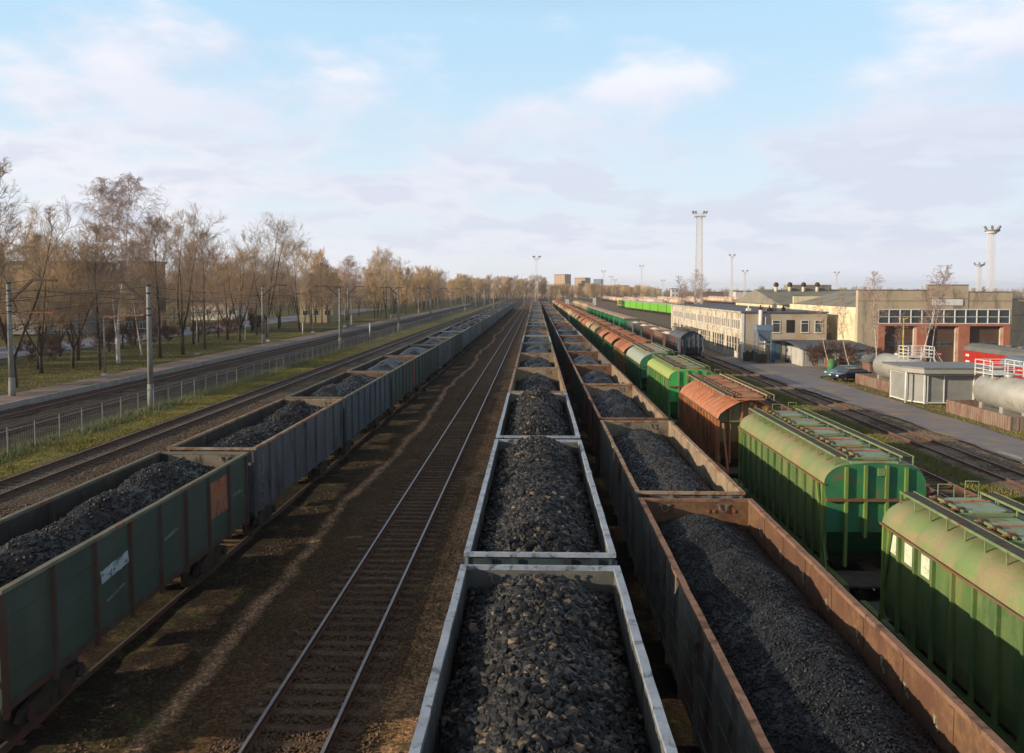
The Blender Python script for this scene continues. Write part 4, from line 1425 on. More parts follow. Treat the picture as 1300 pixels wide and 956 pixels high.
    for (x, s_) in ((.75, 1),):
        for xx in (x - .17, x + .17):
            ld.tube([(xx, s_ * (hl + .16), 1.4), (xx, s_ * (hl + .16), 4.75)], .016, 6, rt)
        ld.tube([(x - .17, s_ * (hl + .16), 4.75), (x - .17, s_ * (hl + .16), 4.98), (x + .17, s_ * (hl + .16), 4.98), (x + .17, s_ * (hl + .16), 4.75)], .018, 6, rt)
        ld.tube([(x - .85, s_ * (hl + .16), 4.4), (x - .85, s_ * (hl + .16), 4.9), (x - .45, s_ * (hl + .16), 4.9), (x - .45, s_ * (hl + .16), 4.4)], .018, 6, rt)
        for k in range(11):
            z = 1.5 + k * .31
            ld.tube([(x - .17, s_ * (hl + .16), z), (x + .17, s_ * (hl + .16), z)], .012, 5, rt)
    parts.append(('ladder', ld))
    return parts


HV = {
    'g1': dict(cards=True), 'g2': dict(),
    'rust': dict(kind='gable', side='hop_rust_side', endm='hop_rust_green', roof='hop_rust', rib='hop_rust_side', trim='hop_tan_roof', lid='hop_rust', top='hop_rust', nrib=14, rail_trim='hop_tan_roof'),
    'lime': dict(side='hop_lime_side', roof='hop_lime', endm='lime_end', rib='hop_trim'), 'arch': dict(kind='arch', side='hop_deep', endm='hop_deep', roof='hop_grey_roof', rib='hop_deep', lid='hop_grey_roof', top='hop_grey_roof', trim='hop_topplate', nrib=8),
    'rg': dict(kind='gable', side='hop_rust_green', endm='hop_rust_green', roof='hop_rust', rib='hop_rust_green', trim='hop_rust', lid='hop_rust', top='hop_rust', nrib=10),
    'tan': dict(kind='arch', side='hop_deep', endm='hop_deep', roof='hop_tan_roof', rib='hop_deep', trim='hop_rust', lid='hop_tan_roof', top='hop_tan_roof', nrib=9),
    'gr': dict(kind='gable', side='hop_deep', endm='hop_deep', roof='hop_rust', rib='hop_deep', trim='hop_rust', lid='hop_tan_roof', top='hop_rust', nrib=9),
    'sand': dict(kind='arch', side='hop_sand', endm='hop_sand', roof='hop_sand', rib='hop_sand', trim='hop_sand', lid='hop_sand', top='hop_sand', nrib=9),
    'slate': dict(kind='gable', side='hop_slate', endm='hop_slate', roof='hop_slate', rib='hop_slate', trim='hop_slate', lid='hop_slate', top='hop_slate', nrib=9, L=9.6),
}
ZC = -0.95
c_seq = ['g1', 'g2', 'rust', 'lime', 'arch', 'rg', 'gr', 'gr', 'tan', 'tan', 'rg', 'gr', 'tan', 'tan', 'tan', 'sand', 'tan', 'gr', 'rg', 'tan']
c_near = ['green round-roofed hopper wagon with three pale cards on its side, nearest on the right',
          'green round-roofed hopper wagon whose ribbed end wall faces the camera',
          'rust-orange hopper wagon with ribbed sides and gabled roof between green ones',
          'bright lime green round-roofed hopper wagon just beyond the rust-orange one',
          'deep green hopper wagon with a smooth grey-mint arched roof',
          'rusty hopper wagon directly beyond the grey-roofed green one']
for i in range(33):
    yc = 15.9 + 15.0 * i if i < 5 else 15.9 + 60 + 13.6 * (i - 4)
    hv = c_seq[i] if i < len(c_seq) else ('tan', 'gr', 'sand', 'rg')[i % 4]
    flat = i >= 7
    o = place(('hop', hv, i if i < 7 else 'f'), 'hopper_wagon', lambda: hopper(flat=flat, **HV[hv]), (10.35, yc, ZC), 0.0, flat)
    lab = c_near[i] if i < len(c_near) else ('hopper wagon, %s from the camera in the green and rusty hopper row' % ORD[i] if i < 14 else 'tiny distant hopper wagon near the far end of the hopper row')
    tag(o, lab, 'hopper wagon', 'hopper wagons in the long green and rusty row')

# track E: slate hopper, brown open wagons, green box cars, sand hoppers
hs = hopper(**HV['slate'])
so = MB()
so.box(-1.53, -1.515, 1.5, 2.4, 1.9, 3.6, 'side_red')
so.box(-1.53, -1.515, -4.4, -3.7, 1.7, 3.4, 'side_red')
hs.append(('red_mark', so))
o = assemble('hopper_wagon', hs, (20.75, 116.5, -1.1))
tag(o, 'slate grey hopper wagon with a red side mark, standing alone beside the office block', 'hopper wagon')


def boxcar(side='box_green', roof='box_roof', L=13.4, hgt=4.1):
    parts = []
    b = MB()
    hl = L / 2
    b.box(-1.5, 1.5, -hl, hl, 1.1, hgt - .35, side)
    n = 14
    for s_ in (-1, 1):
        for k in range(n):
            y = -hl + .05 + (L - .1) * k / (n - 1)
            xa, xb = sorted((s_ * 1.5, s_ * 1.56))
            b.box(xa, xb, y - .05, y + .05, 1.1, hgt - .36, side)
    parts.append(('body', b))
    r = MB()
    pr = [(-1.58, hgt - .36), (1.58, hgt - .36), (1.45, hgt - .2), (.8, hgt - .04), (0, hgt), (-.8, hgt - .04), (-1.45, hgt - .2)]
    r.prism(pr, 'y', -hl - .05, hl + .05, roof)
    parts.append(('roof', r))
    for s_ in (-1, 1):
        d = MB()
        xa, xb = sorted((s_ * 1.57, s_ * 1.62))
        d.box(xa, xb, -1.1, 1.1, 1.15, hgt - .45, side)
        parts.append(('sliding_door', d))
    u = MB()
    u.box(-.9, .9, -hl, hl, .8, 1.09, 'undercarriage')
    parts.append(('underframe', u))
    for yc in (-hl + 2.2, hl - 2.2):
        parts.append(bogie_parts(yc))
    return parts


y = 125.0
br = [('side_slate', 'box_brown'), ('side_dkgreen', 'x'), ('box_brown', 'x'), ('box_brown', 'x')]
seq = [dict(side='box_brown', rim='rim_tan', inner='inner_tan'), dict(side='side_redbrown', rim='rim_rust', inner='inner_tan'), dict(side='side_dkgreen', rim='rim_rust', inner='inner_tan'), dict(side='box_slate', rim='rim_tan', inner='inner_tan')]
nm = ['brown ribbed open wagon directly behind the slate grey hopper', 'red-brown open wagon with white load, second behind the slate hopper',
      'green-grey open wagon, third behind the slate hopper', 'dark grey open wagon next to the green box cars']
for i in range(4):
    yc = 131.3 + i * PITCH
    o = place(('E', i), 'open_wagon', lambda: gondola(low=True, **seq[i]), (20.75, yc, -1.1), 0.0, False)
    tag(o, nm[i], 'open wagon', 'open wagons behind the slate hopper')
    hm = heap('e', 120, 'coal_fine', 0, 2.9, .4, [(2, .3, 2, 0)], 0.2)
    me = hm.copy()
    me.materials[0] = MATS['snow_white']
    o = link('pale_load', me, None, (20.75, yc, -1.1))
    tag(o, 'pale pinkish-white load filling the ' + nm[i].split(',')[0].replace(' directly', ''), 'load')
for i in range(9):
    o = place('boxg', 'box_car', lambda: boxcar(), (20.75, 190.0 + 14.6 * i, -1.1), 0.0, i >= 3)
    tag(o, ('green box car with a pinkish roof, %s of the green row beyond the brown wagons' % ORD[i]), 'box car', 'green box cars in a row')
for i in range(9):
    o = place(('hop', 'sand'), 'hopper_wagon', lambda: hopper(flat=True, **HV['sand']), (20.75, 322 + 14 * i, -1.1), 0.0, True)
    tag(o, 'sand-coloured arched hopper wagon in the line beyond the green box cars', 'hopper wagon', 'sand-coloured hoppers beyond the green box cars')


# lime train and rows of tank wagons in the background
def coach():
    parts = []
    b = MB()
    b.box(-1.5, 1.5, -8.5, 8.5, 1.1, 4.1, 'lime_paint')
    parts.append(('body', b))
    r = MB()
    r.prism([(-1.55, 4.1), (1.55, 4.1), (1.2, 4.55), (.4, 4.75), (-.4, 4.75), (-1.2, 4.55)], 'y', -8.55, 8.55, 'hop_topplate')
    parts.append(('roof', r))
    w = MB()
    for k in range(8):
        yk = -7.3 + k * 2.08
        for s_ in (-1, 1):
            xa, xb = sorted((s_ * 1.503, s_ * 1.53))
            w.box(xa, xb, yk - .05, yk + .05, 1.2, 4.0, 'yellow_paint')
    parts.append(('door_strip', w))
    u = MB()
    u.box(-1.4, 1.4, -8.3, 8.3, .8, 1.08, 'undercarriage')
    parts.append(('underframe', u))
    for yc in (-6, 6):
        parts.append(bogie_parts(yc))
    return parts


for i in range(7):
    o = place('coach', 'covered_wagon', coach, (54.5 - i * 0.9, 330 + i * 18.2, -1.15), R(2.8), True)
    tag(o, 'bright lime green covered wagon in the train beyond the office block', 'wagon', 'bright lime green covered wagons')
lo = MB()
lo.box(-1.5, 1.5, -8, 8, 1.1, 2.6, 'hop_deep')
lo.box(-1.1, 1.1, -6.5, 3.5, 2.6, 4.0, 'hop_deep')
lo.box(-1.52, 1.52, -8.02, 8.02, 1.7, 2.0, 'yellow_paint')
cb = MB()
cb.box(-1.5, 1.5, 3.5, 6.5, 2.6, 4.6, 'yellow_paint')
cb.box(-1.3, 1.3, 3.4, 6.6, 3.4, 4.1, 'glass_dark')
o = assemble('locomotive', [('body', lo), ('cab', cb), bogie_parts(-5), bogie_parts(5)], (48, 470, -1.15), R(2.8))
tag(o, 'small green and yellow shunting locomotive at the far end of the lime wagons', 'locomotive')


def tank_wagon(mat='tank_tan'):
    t = MB()
    t.tube([(0, -5.6, 2.7), (0, -5.3, 2.7), (0, 5.3, 2.7), (0, 5.6, 2.7)], [1.1, 1.5, 1.5, 1.1], 14, mat)
    d = MB()
    d.tube([(0, 0, 4.1), (0, 0, 4.6)], .55, 10, mat)
    u = MB()
    u.box(-.7, .7, -6, 6, .9, 1.25, 'undercarriage')
    return [('tank', t), ('dome', d), ('underframe', u), bogie_parts(-4.2), bogie_parts(4.2)]


for row, (xx, y0, n) in enumerate([(62, 520, 26), (74, 500, 20), (90, 540, 20), (112, 600, 18), (140, 640, 16), (168, 680, 16), (196, 700, 14), (226, 740, 14)]):
    for i in range(n):
        o = place(('tk', rnd.choice([0, 1, 2])), 'tank_wagon', tank_wagon, (xx + i * 0.2, y0 - row * 8 + i * 12.6, -1.15), 0.0, True)
        tag(o, 'far-off tan tank wagon in the parallel rows of the marshalling yard', 'tank wagon', 'tank wagons in the far marshalling yard')



# ------------------------------------------------------------------ buildings
def win_proto(w, h, frame, pane, cross='t', depth=.06):
    f = MB()
    t = .07
    for (a, b, c, d) in ((-w / 2, w / 2, h / 2 - t, h / 2), (-w / 2, w / 2, -h / 2, -h / 2 + t)):
        f.box(a, b, -depth, .01, c, d, frame)
    for a in (-w / 2, w / 2 - t):
        f.box(a, a + t, -depth, .01, -h / 2 + t, h / 2 - t, frame)
    if cross == 't':
        f.box(-w / 2 + t, w / 2 - t, -depth + .005, .01, h * .22, h * .22 + .06, frame)
    elif cross == 'v':
        f.box(-.03, .03, -depth + .005, .01, -h / 2 + t, h / 2 - t, frame)
    elif cross == '+':
        f.box(-w / 2 + t, w / 2 - t, -depth + .005, .01, -.035, .035, frame)
    f.box(-w / 2 - .05, w / 2 + .05, -depth - .08, 0, -h / 2 - .05, -h / 2 - .003, frame)
    p = MB()
    p.box(-w / 2 + t * .8, w / 2 - t * .8, -depth + .03, .005, -h / 2 + t * .8, h / 2 - t * .8, pane)
    return f.mesh('window'), p.mesh('pane')


def put_windows(parent, protos, spots, rz):
    """spots in the parent's frame"""
    fm, pm = protos
    for s in spots:
        a = link('window', fm, parent, s, rz)
        kid(a, parent)
        b = link('pane', pm, a)
        kid(b, a)


def part(parent, name, mb, label=None):
    o = mb.build(name, parent)
    kid(o, parent)
    if label:
        o['label'] = label
    return o


GR = -1.2
# --- long office block
ob = empty('office_block', (30, 123, GR))
tag(ob, 'long two-storey cream office block with rows of narrow windows beside the tracks', 'building')
m = MB()
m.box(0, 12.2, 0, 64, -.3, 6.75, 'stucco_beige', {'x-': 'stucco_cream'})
part(ob, 'wall', m)
m = MB()
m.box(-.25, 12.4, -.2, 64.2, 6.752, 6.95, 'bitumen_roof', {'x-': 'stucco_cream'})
m.box(-.27, -.15, -.22, 64.22, 6.95, 7.02, 'galvanised')
part(ob, 'roof', m)
m = MB()
for k in range(9):
    m.box(-.06, -.002, 2 + k * 7.5, 2.25 + k * 7.5, 0, 6.7, 'stucco_cream')
m.box(-.09, -.002, .05, 63.9, 3.55, 3.75, 'stucco_cream')
m.box(-.08, .3, -.08, -.002, 0, 6.7, 'white_paint')
part(ob, 'pilaster', m)
wp1 = win_proto(1.0, 1.45, 'white_paint', 'glass_rose', 'v')
spots = [(0, 1.6 + k * 1.36, 5.0) for k in range(45) if k % 5 != 4]
put_windows(ob, wp1, spots, -PI / 2)
wp2 = win_proto(1.2, 2.2, 'stucco_cream', 'glass_dark', '+')
put_windows(ob, wp2, [(0, 1.8 + k * 1.75, 2.0) for k in range(34) if k % 6 != 5], -PI / 2)
wp3 = win_proto(1.15, 1.8, 'white_paint', 'glass_dark', 't')
put_windows(ob, wp3, [(4.95, 0, 4.82), (9.05, 0, 4.82), (11.05, 0, 4.82)], 0)
m = MB()
m.box(6.4, 7.6, -.03, .01, 3.9, 5.75, 'dark_void')
part(ob, 'open_window', m, 'black glassless window opening')
for (a, b, nm_) in ((4.0, 5.6, 'door'), (6.3, 7.4, 'door')):
    m = MB()
    m.box(a, b, -.08, .01, .05, 2.5, 'door_blue')
    m.box((a + b) / 2 - .02, (a + b) / 2 + .02, -.1, -.08, .05, 2.5, 'steel_brown')
    part(ob, nm_, m)
m = MB()
m.box(3.6, 7.7, -1.3, -.002, 2.75, 2.9, 'bitumen_roof')
part(ob, 'door_canopy', m)
m = MB()
m.tube([(3.3, -.2, 0), (3.3, -.2, 6.2)], .12, 8, 'white_paint')
m.tube([(2.6, -.25, 3.4), (2.6, -.25, 7.2)], .28, 8, 'white_paint')
part(ob, 'downpipe', m)
for k, (x_, w_, h_, mt) in enumerate(((3.0, .5, .6, 'steel_brown'), (4.4, .9, .5, 'brick_red'), (5.6, .5, .9, 'galvanised'), (7.3, .4, .5, 'steel_brown'), (2.2, .6, .35, 'white_paint'))):
    m = MB()
    m.box(x_, x_ + w_, 2 + k, 2.8 + k, 6.95, 6.95 + h_, mt)
    m.tube([(x_ + w_ / 2, 2.4 + k, 6.95 + h_), (x_ + w_ / 2, 2.4 + k, 7.3 + h_)], .12, 8, mt)
    part(ob, 'roof_vent', m)

# --- hall behind with olive roof and turbine vents
hb = empty('workshop_hall', (43, 148, GR))
tag(hb, 'big hall with a plain olive-grey pitched roof and four roof ventilators behind the office block', 'building')
m = MB()
m.box(0, 26, 0, 34, 0, 7.5, 'cream_wall')
part(hb, 'wall', m)
m = MB()
m.prism([(-.5, 7.52), (34.5, 7.52), (17, 10.2)], 'x', -.4, 26.4, 'slate_roof')
part(hb, 'roof', m)
for k in range(4):
    m = MB()
    x_ = 3.0 + k * 2.6
    m.tube([(x_, 14.5, 9.4), (x_, 14.5, 10.7)], .32, 10, 'stucco_cream')
    m.tube([(x_, 14.5, 10.7), (x_, 14.5, 11.0), (x_, 14.5, 11.4), (x_, 14.5, 11.6)], [.32, .5, .4, .1], 12, 'timber_dark')
    part(hb, 'ventilator', m)
m = MB()
m.box(6, 14, 16, 20, 9.8, 11.1, 'slate_roof')
part(hb, 'roof_lantern', m)

# --- depot with gates
dp = empty('engine_shed', (44, 116, GR))
tag(dp, 'beige engine shed with three brown gates between orange brick piers and a blank white sign', 'building')
m = MB()
m.box(0, .5, .5, 31, 0, 7.7, 'cream_wall')
m.box(.5, 20, 30.5, 31, 0, 9, 'cream_wall')
part(dp, 'side_wall', m, 'sunlit cream yellow side wall')
m = MB()
fz = 10.05
m.box(-.15, 2.6, -.3, .5, 0, fz, 'facade_panel')
m.box(2.6, 9.2, -.3, .5, 7.5, fz, 'facade_panel')
m.box(9.2, 14.6, -.36, .5, 7.5, 10.75, 'facade_panel')
m.box(14.6, 20.5, -.3, .5, 7.5, 9.8, 'facade_panel')
m.box(20.3, 20.5, -.3, .5, 0, 7.5, 'facade_panel')
m.box(20.5, 30, 3.0, 3.5, 0, 8.8, 'facade_panel')
m.box(20.2, 20.5, .5, 3.0, 0, 9.4, 'facade_panel')
part(dp, 'front_wall', m)
m = MB()
for (a, b, z, yf) in ((-.15, 9.2, 8.6, -.3), (14.6, 20.5, 8.6, -.3), (9.2, 14.6, 8.9, -.36)):
    m.box(a, b, yf - .012, yf, z - .03, z + .03, 'timber_dark')
for (a, b, z, yf) in ((-.15, 9.2, fz, -.3), (14.6, 20.5, 9.8, -.3), (9.2, 14.6, 10.75, -.36), (20.5, 30, 8.8, 3.0)):
    m.box(a - .05, b + .05, yf - .06, yf + .5, z, z + .08, 'bitumen_roof')
for z in (2.2, 4.4, 6.6):
    m.box(20.5, 30, 2.988, 3.0, z - .025, z + .025, 'timber_dark')
part(dp, 'coping', m)
m = MB()
m.prism([(.4, 7.72), (8.6, 9.9), (20, 9.6), (20, 7.72)], 'y', .5, 31, 'slate_roof')
part(dp, 'roof', m)
for a, b in ((2.6, 3.5), (7.8, 9.2), (13.4, 14.9), (19.4, 20.3)):
    m = MB()
    m.box(a, b, -.45, .5, 0, 5.2, 'brick_orange')
    part(dp, 'brick_pier', m)
m = MB()
m.box(2.6, 20.3, -.47, .5, 5.2, 5.5, 'brick_orange')
part(dp, 'lintel', m)
for k in range(12):
    f = MB()
    x0_ = 2.62 + k * 1.47
    x1_ = x0_ + 1.47
    t = .055
    for (a, b, c, d) in ((x0_, x1_, 5.5, 5.6), (x0_, x1_, 7.38, 7.5), (x0_, x1_, 6.42, 6.49), (x0_, x0_ + t, 5.6, 7.38), (x1_ - t, x1_, 5.6, 7.38)):
        f.box(a, b, -.36, -.2, c, d, 'white_paint')
    fo = part(dp, 'window', f)
    g = MB()
    g.box(x0_ + t, x1_ - t, -.24, -.2, 5.6, 7.38, 'glass_dark')
    part(fo, 'pane', g)
for k, (a, b) in enumerate(((3.5, 7.8), (9.2, 13.4), (14.9, 19.4))):
    g = MB()
    g.box(a, b, .1, .2, 0, 5.2, 'gate_brown')
    for q in range(1, 5):
        g.box(a, b, .085, .1, q * 1.0, q * 1.0 + .03, 'timber_dark')
    g.box(b - .3, b, -.2, .1, 0, 5.2, 'stucco_cream')
    go = part(dp, 'gate', g)
    s = MB()
    w4 = (b - .4 - a - .2) / 4
    for q in range(4):
        x0_ = a + .1 + q * w4
        s.box(x0_, x0_ + w4 - .06, .05, .085, 2.45, 2.5, 'galvanised')
        s.box(x0_, x0_ + w4 - .06, .05, .085, 2.95, 3.0, 'galvanised')
        s.box(x0_, x0_ + .05, .05, .085, 2.5, 2.95, 'galvanised')
        s.box(x0_ + .05, x0_ + w4 - .06, .06, .085, 2.5, 2.95, 'glass_dark')
    part(go, 'window_strip', s)
    if k == 1:
        s = MB()
        s.box(a + 1.6, a + 2.3, .06, .085, 1.2, 1.5, 'red_light')
        for q in range(3):
            s.box(a + 1.68 + q * .2, a + 1.8 + q * .2, .055, .06, 1.3, 1.42, 'white_paint')
        part(go, 'notice', s)
m = MB()
m.box(9.75, 13.85, -.46, -.362, 8.0, 8.85, 'white_paint')
part(dp, 'blank_sign', m)
m = MB()
m.box(27, 28.2, 2.9, 3.05, 4.2, 6.2, 'brick_orange')
m.box(27.2, 28.0, 2.85, 2.9, 0, 4.0, 'dark_void')
part(dp, 'recessed_door', m)

# --- yard sheds and clutter
sh = empty('lean_to_shed', (35.2, 111.5, GR))
tag(sh, 'low whitish lean-to shed with a sagging dark roof in front of the cream wall', 'shed')
m = MB()
m.box(0, 8.4, 0, 7, 0, 2.3, 'shed_white')
for k in range(24):
    m.box(.1 + k * .35, .18 + k * .35, -.03, 0, 0, 2.28, 'shed_white')
part(sh, 'wall', m)
m = MB()
pr = [(-.5, 2.25), (1.5, 2.6), (4, 2.85), (7.4, 3.0), (7.4, 3.08), (4, 2.95), (1.5, 2.7), (-.5, 2.33)]
m.prism(pr, 'x', -.4, 8.8, 'bitumen_roof')
part(sh, 'roof', m)
m = MB()
m.box(1.6, 2.6, -.06, -.032, .5, 1.6, 'block_blue')
part(sh, 'hatch', m)

ch = empty('concrete_shelter', (42.6, 106, GR))
tag(ch, 'low arched concrete shelter behind the brushwood beside the lean-to shed', 'shelter')
pr = [(-1.6, 0)] + [(-1.6 * math.cos(t), 1.3 + .9 * math.sin(t)) for t in [PI * k / 10 for k in range(11)]] + [(1.6, 0)]
m = MB()
m.prism(pr[::-1], 'y', 0, 3, 'concrete')
part(ch, 'wall', m)
gz_ = empty('gazebo', (40.6, 101, GR))
tag(gz_, 'small dark red hut with a pyramid roof behind the parked cars', 'hut')
m = MB()
m.box(-1.2, 1.2, -1.2, 1.2, 0, 1.6, 'brick_red')
m.box(-.9, -.3, -1.23, -1.2, .7, 1.4, 'glass_dark')
m.box(.2, .9, -1.23, -1.2, .05, 1.5, 'stucco_cream')
part(gz_, 'wall', m)
m = MB()
m.add([(-1.6, -1.6, 1.6), (1.6, -1.6, 1.6), (1.6, 1.6, 1.6), (-1.6, 1.6, 1.6), (0, 0, 2.7)], [(0, 1, 4), (1, 2, 4), (2, 3, 4), (3, 0, 4), (3, 2, 1, 0)], 'bitumen_roof')
part(gz_, 'roof', m)

bn = empty('storage_hopper', (31.7, 118, GR))
tag(bn, 'blue-grey steel funnel bin on a leg frame at the corner of the office block', 'bin')
m = MB()
m.box(-1.15, 1.15, -1.1, 1.1, 4.5, 5.2, 'bin_blue')
m.add([(-1.1, -1.05, 4.5), (1.1, -1.05, 4.5), (1.1, 1.05, 4.5), (-1.1, 1.05, 4.5), (-.45, -.4, 3.0), (.45, -.4, 3.0), (.45, .4, 3.0), (-.45, .4, 3.0)],
      [(1, 0, 4, 5), (2, 1, 5, 6), (3, 2, 6, 7), (0, 3, 7, 4), (4, 7, 6, 5)], 'bin_blue')
part(bn, 'funnel', m)
m = MB()
for sx in (-.9, .9):
    for sy in (-.9, .9):
        m.beam((sx, sy, 0), (sx, sy, 4.5), .12, .12, 'bin_blue')
m.box(-.9, .9, -.95, .95, 2.5, 2.65, 'bin_blue')
part(bn, 'leg_frame', m)


def thing(name, parts_, loc, label, cat, group=None, rz=0.0):
    o = assemble(name, parts_, loc, rz)
    tag(o, label, cat, group)
    return o


m = MB()
m.box(-.7, .7, -.5, .5, .1, 1.15, 'timber_dark')
for k in range(4):
    m.box(-.72 + k * .44, -.62 + k * .44, -.53, -.5, .1, 1.15, 'steel_brown')
l_ = MB()
l_.box(-.73, .73, -.54, .52, 1.15, 1.22, 'steel_brown')
thing('waste_bin', [('body', m), ('lid', l_)], (31.2, 117, GR), 'dark brown square waste bin below the blue-grey funnel', 'waste bin')
m = MB()
for k in range(5):
    m.box(-.9 + k * .4, -.6 + k * .4, -.2, .2, 0, 1.3 + .25 * (k % 2), 'timber_dark')
thing('plank_stack', [('plank', m)], (29.4 + .9, 119.5, GR), 'stack of dark upright planks against the office block corner', 'planks')
m = MB()
m.tube([(0, 0, 0), (0, 0, .95)], .34, 14, 'barrel_blue')
m.tube([(0, 0, .3), (0, 0, .34)], .36, 14, 'barrel_blue')
m.tube([(0, 0, .62), (0, 0, .66)], .36, 14, 'barrel_blue')
l_ = MB()
l_.tube([(0, 0, .95), (0, 0, 1.0)], .35, 14, 'steel_brown')
thing('barrel', [('drum', m), ('lid', l_)], (32.9, 117.4, GR), 'bright blue barrel beside the brown bin', 'barrel')
# scooter covered, rusty crates
m = MB()
m.tube([(-.6, 0, .3), (-.6, .12, .3)], .3, 14, 'rubber')
m.tube([(.6, 0, .3), (.6, .12, .3)], .3, 14, 'rubber')
b_ = MB()
b_.prism([(-.7, .45), (-.3, .3), (.3, .3), (.75, .6), (.6, .95), (.5, 1.0), (.35, .6), (-.2, .75), (-.75, .72)], 'y', -.1, .22, 'car_silver')
thing('scooter', [('wheel', m), ('body', b_)], (35.6, 117.5, GR), 'pale grey scooter parked before the blue doors', 'scooter')
for k, (x_, y_, w_, h_, mt, lb) in enumerate(((36.6, 117.2, .9, .8, 'brick_red', 'rust-red crate beside the scooter'), (34.2 + 4.2, 110.6, .7, 1.5, 'rust_and_sunlit_orange', 'tall orange-rust cabinet against the lean-to shed'),
                                               (40.2, 110.3, 1.6, .7, 'brick_red', 'low rusty trough right of the orange cabinet'))):
    m = MB()
    m.box(-w_ / 2, w_ / 2, -.35, .35, 0, h_, mt)
    q_ = MB()
    for e in (-w_ / 2, w_ / 2 - .06):
        q_.box(e, e + .06, -.38, -.35, 0, h_, 'steel_brown')
    q_.box(-w_ / 2, w_ / 2, -.385, -.35, h_ - .08, h_ + .02, 'steel_brown')
    thing('crate', [('box', m), ('frame', q_)], (x_, y_, GR), lb, 'crate')
m = MB()
m.tube([(0, 0, 0), (0, 0, 1.5), (0, 0, 1.7)], [.5, .5, .2], 12, 'green_paint')
thing('tank_drum', [('drum', m)], (36.2, 103.5, GR), 'mossy green upright drum standing in the brushwood', 'drum')
m = MB()
m.tube([(0, 0, 0), (0, 0, 6.5)], .09, 8, 'yellow_paint')
m.tube([(0, 0, 6.3), (.1, -.9, 6.5)], .05, 6, 'yellow_paint')
thing('yellow_post', [('pole', m)], (47.6, 110, GR), 'thin orange-yellow post in front of the left engine shed gate', 'post')


# --- fuel point: glazed kiosk, tanks, bunds
kk = empty('fuel_kiosk', (33.5, 74.5, GR))
tag(kk, 'grey kiosk with white frames and an overhanging flat roof between the two silver tanks', 'kiosk')
foot = [(0, 5.3), (0, 2.1), (.9, .4), (5.2, .4), (5.2, 5.3)]
m = MB()
ins = [(.06, 5.2), (.06, 2.12), (.93, .47), (5.14, .47), (5.14, 5.2)]
m.prism(ins, 'z', .1, 2.72, 'panel_grey')
part(kk, 'panel_wall', m)
m = MB()
for i in range(5):
    a, b = foot[i], foot[(i + 1) % 5]
    m.beam((a[0], a[1], 0), (a[0], a[1], 2.75), .13, .13, 'white_paint')
    for z in (.12, 2.6):
        m.beam((a[0], a[1], z), (b[0], b[1], z), .09, .1, 'white_paint')
m.beam((2.6, .4, .1), (2.6, .4, 2.6), .07, .07, 'white_paint')
m.beam((1.15, .4, 0), (1.15, .4, 2.75), .09, .09, 'white_paint')
m.beam((0, 1.9, 0), (0, 1.9, 2.75), .09, .09, 'white_paint')
part(kk, 'frame', m)
m = MB()
m.prism([(-.6, 5.9), (-.6, 1.6), (.5, -.3), (7.4, -.3), (7.4, 5.9)], 'z', 2.76, 3.16, 'fascia_grey')
m.prism([(-.65, 5.95), (-.65, 1.55), (.45, -.35), (7.45, -.35), (7.45, 5.95)], 'z', 3.162, 3.3, 'galvanised')
part(kk, 'roof', m)
m = MB()
m.tube([(-.4, 1.2, 0), (-.4, 1.2, 2.76)], .09, 8, 'white_paint')
m.tube([(6.9, .6, 0), (6.9, .6, 2.76)], .09, 8, 'white_paint')
part(kk, 'roof_post', m)
for k in range(2):
    m = MB()
    x_ = 5.9 + k * .9
    m.tube([(x_, -.6, 0), (x_, -.6, 1.7)], .07, 8, 'white_paint')
    m.box(x_ - .16, x_ + .16, -.75, -.45, .7, 1.5, 'white_paint')
    m.tube([(x_, -.6, 1.7), (x_ + .8, -.6, 1.7)], .05, 8, 'white_paint')
    part(kk, 'pipe', m)


def bund(name, x0, x1, y0, y1, h, label):
    m = MB()
    t = .2
    m.box(x0, x0 + t, y0, y1, GR - .2, GR + h, 'concrete_rusty')
    m.box(x1 - t, x1, y0, y1, GR - .2, GR + h, 'concrete_rusty')
    m.box(x0 + t, x1 - t, y0, y0 + t, GR - .2, GR + h, 'concrete_rusty')
    m.box(x0 + t, x1 - t, y1 - t, y1, GR - .2, GR + h, 'concrete_rusty')
    f = MB()
    n = int((y1 - y0) / .32)
    for k in range(n):
        f.box(x0 - .03, x0, y0 + k * (y1 - y0) / n, y0 + k * (y1 - y0) / n + .1, GR, GR + h - .05, 'concrete_rusty')
    n = int((x1 - x0) / .5)
    for k in range(n):
        f.box(x0 + k * (x1 - x0) / n, x0 + k * (x1 - x0) / n + .1, y0 - .03, y0, GR, GR + h - .05, 'concrete_rusty')
    fl = MB()
    fl.box(x0 + t, x1 - t, y0 + t, y1 - t, GR - .1, GR + .12, 'concrete')
    c = m.moved(-x0, -y0, -GR)
    f = f.moved(-x0, -y0, -GR)
    fl = fl.moved(-x0, -y0, -GR)
    thing(name, [('wall', c), ('rib', f), ('floor', fl)], (x0, y0, GR), label, 'bund wall')


bund('bund_wall', 34.1, 41.5, 60.9, 70.3, 1.0, 'rust-streaked low concrete wall around the nearer silver tank at the right edge')
bund('bund_wall', 34.9, 39.9, 83.5, 92.3, 1.0, 'low pinkish concrete wall below the farther silver tank next to the cars')


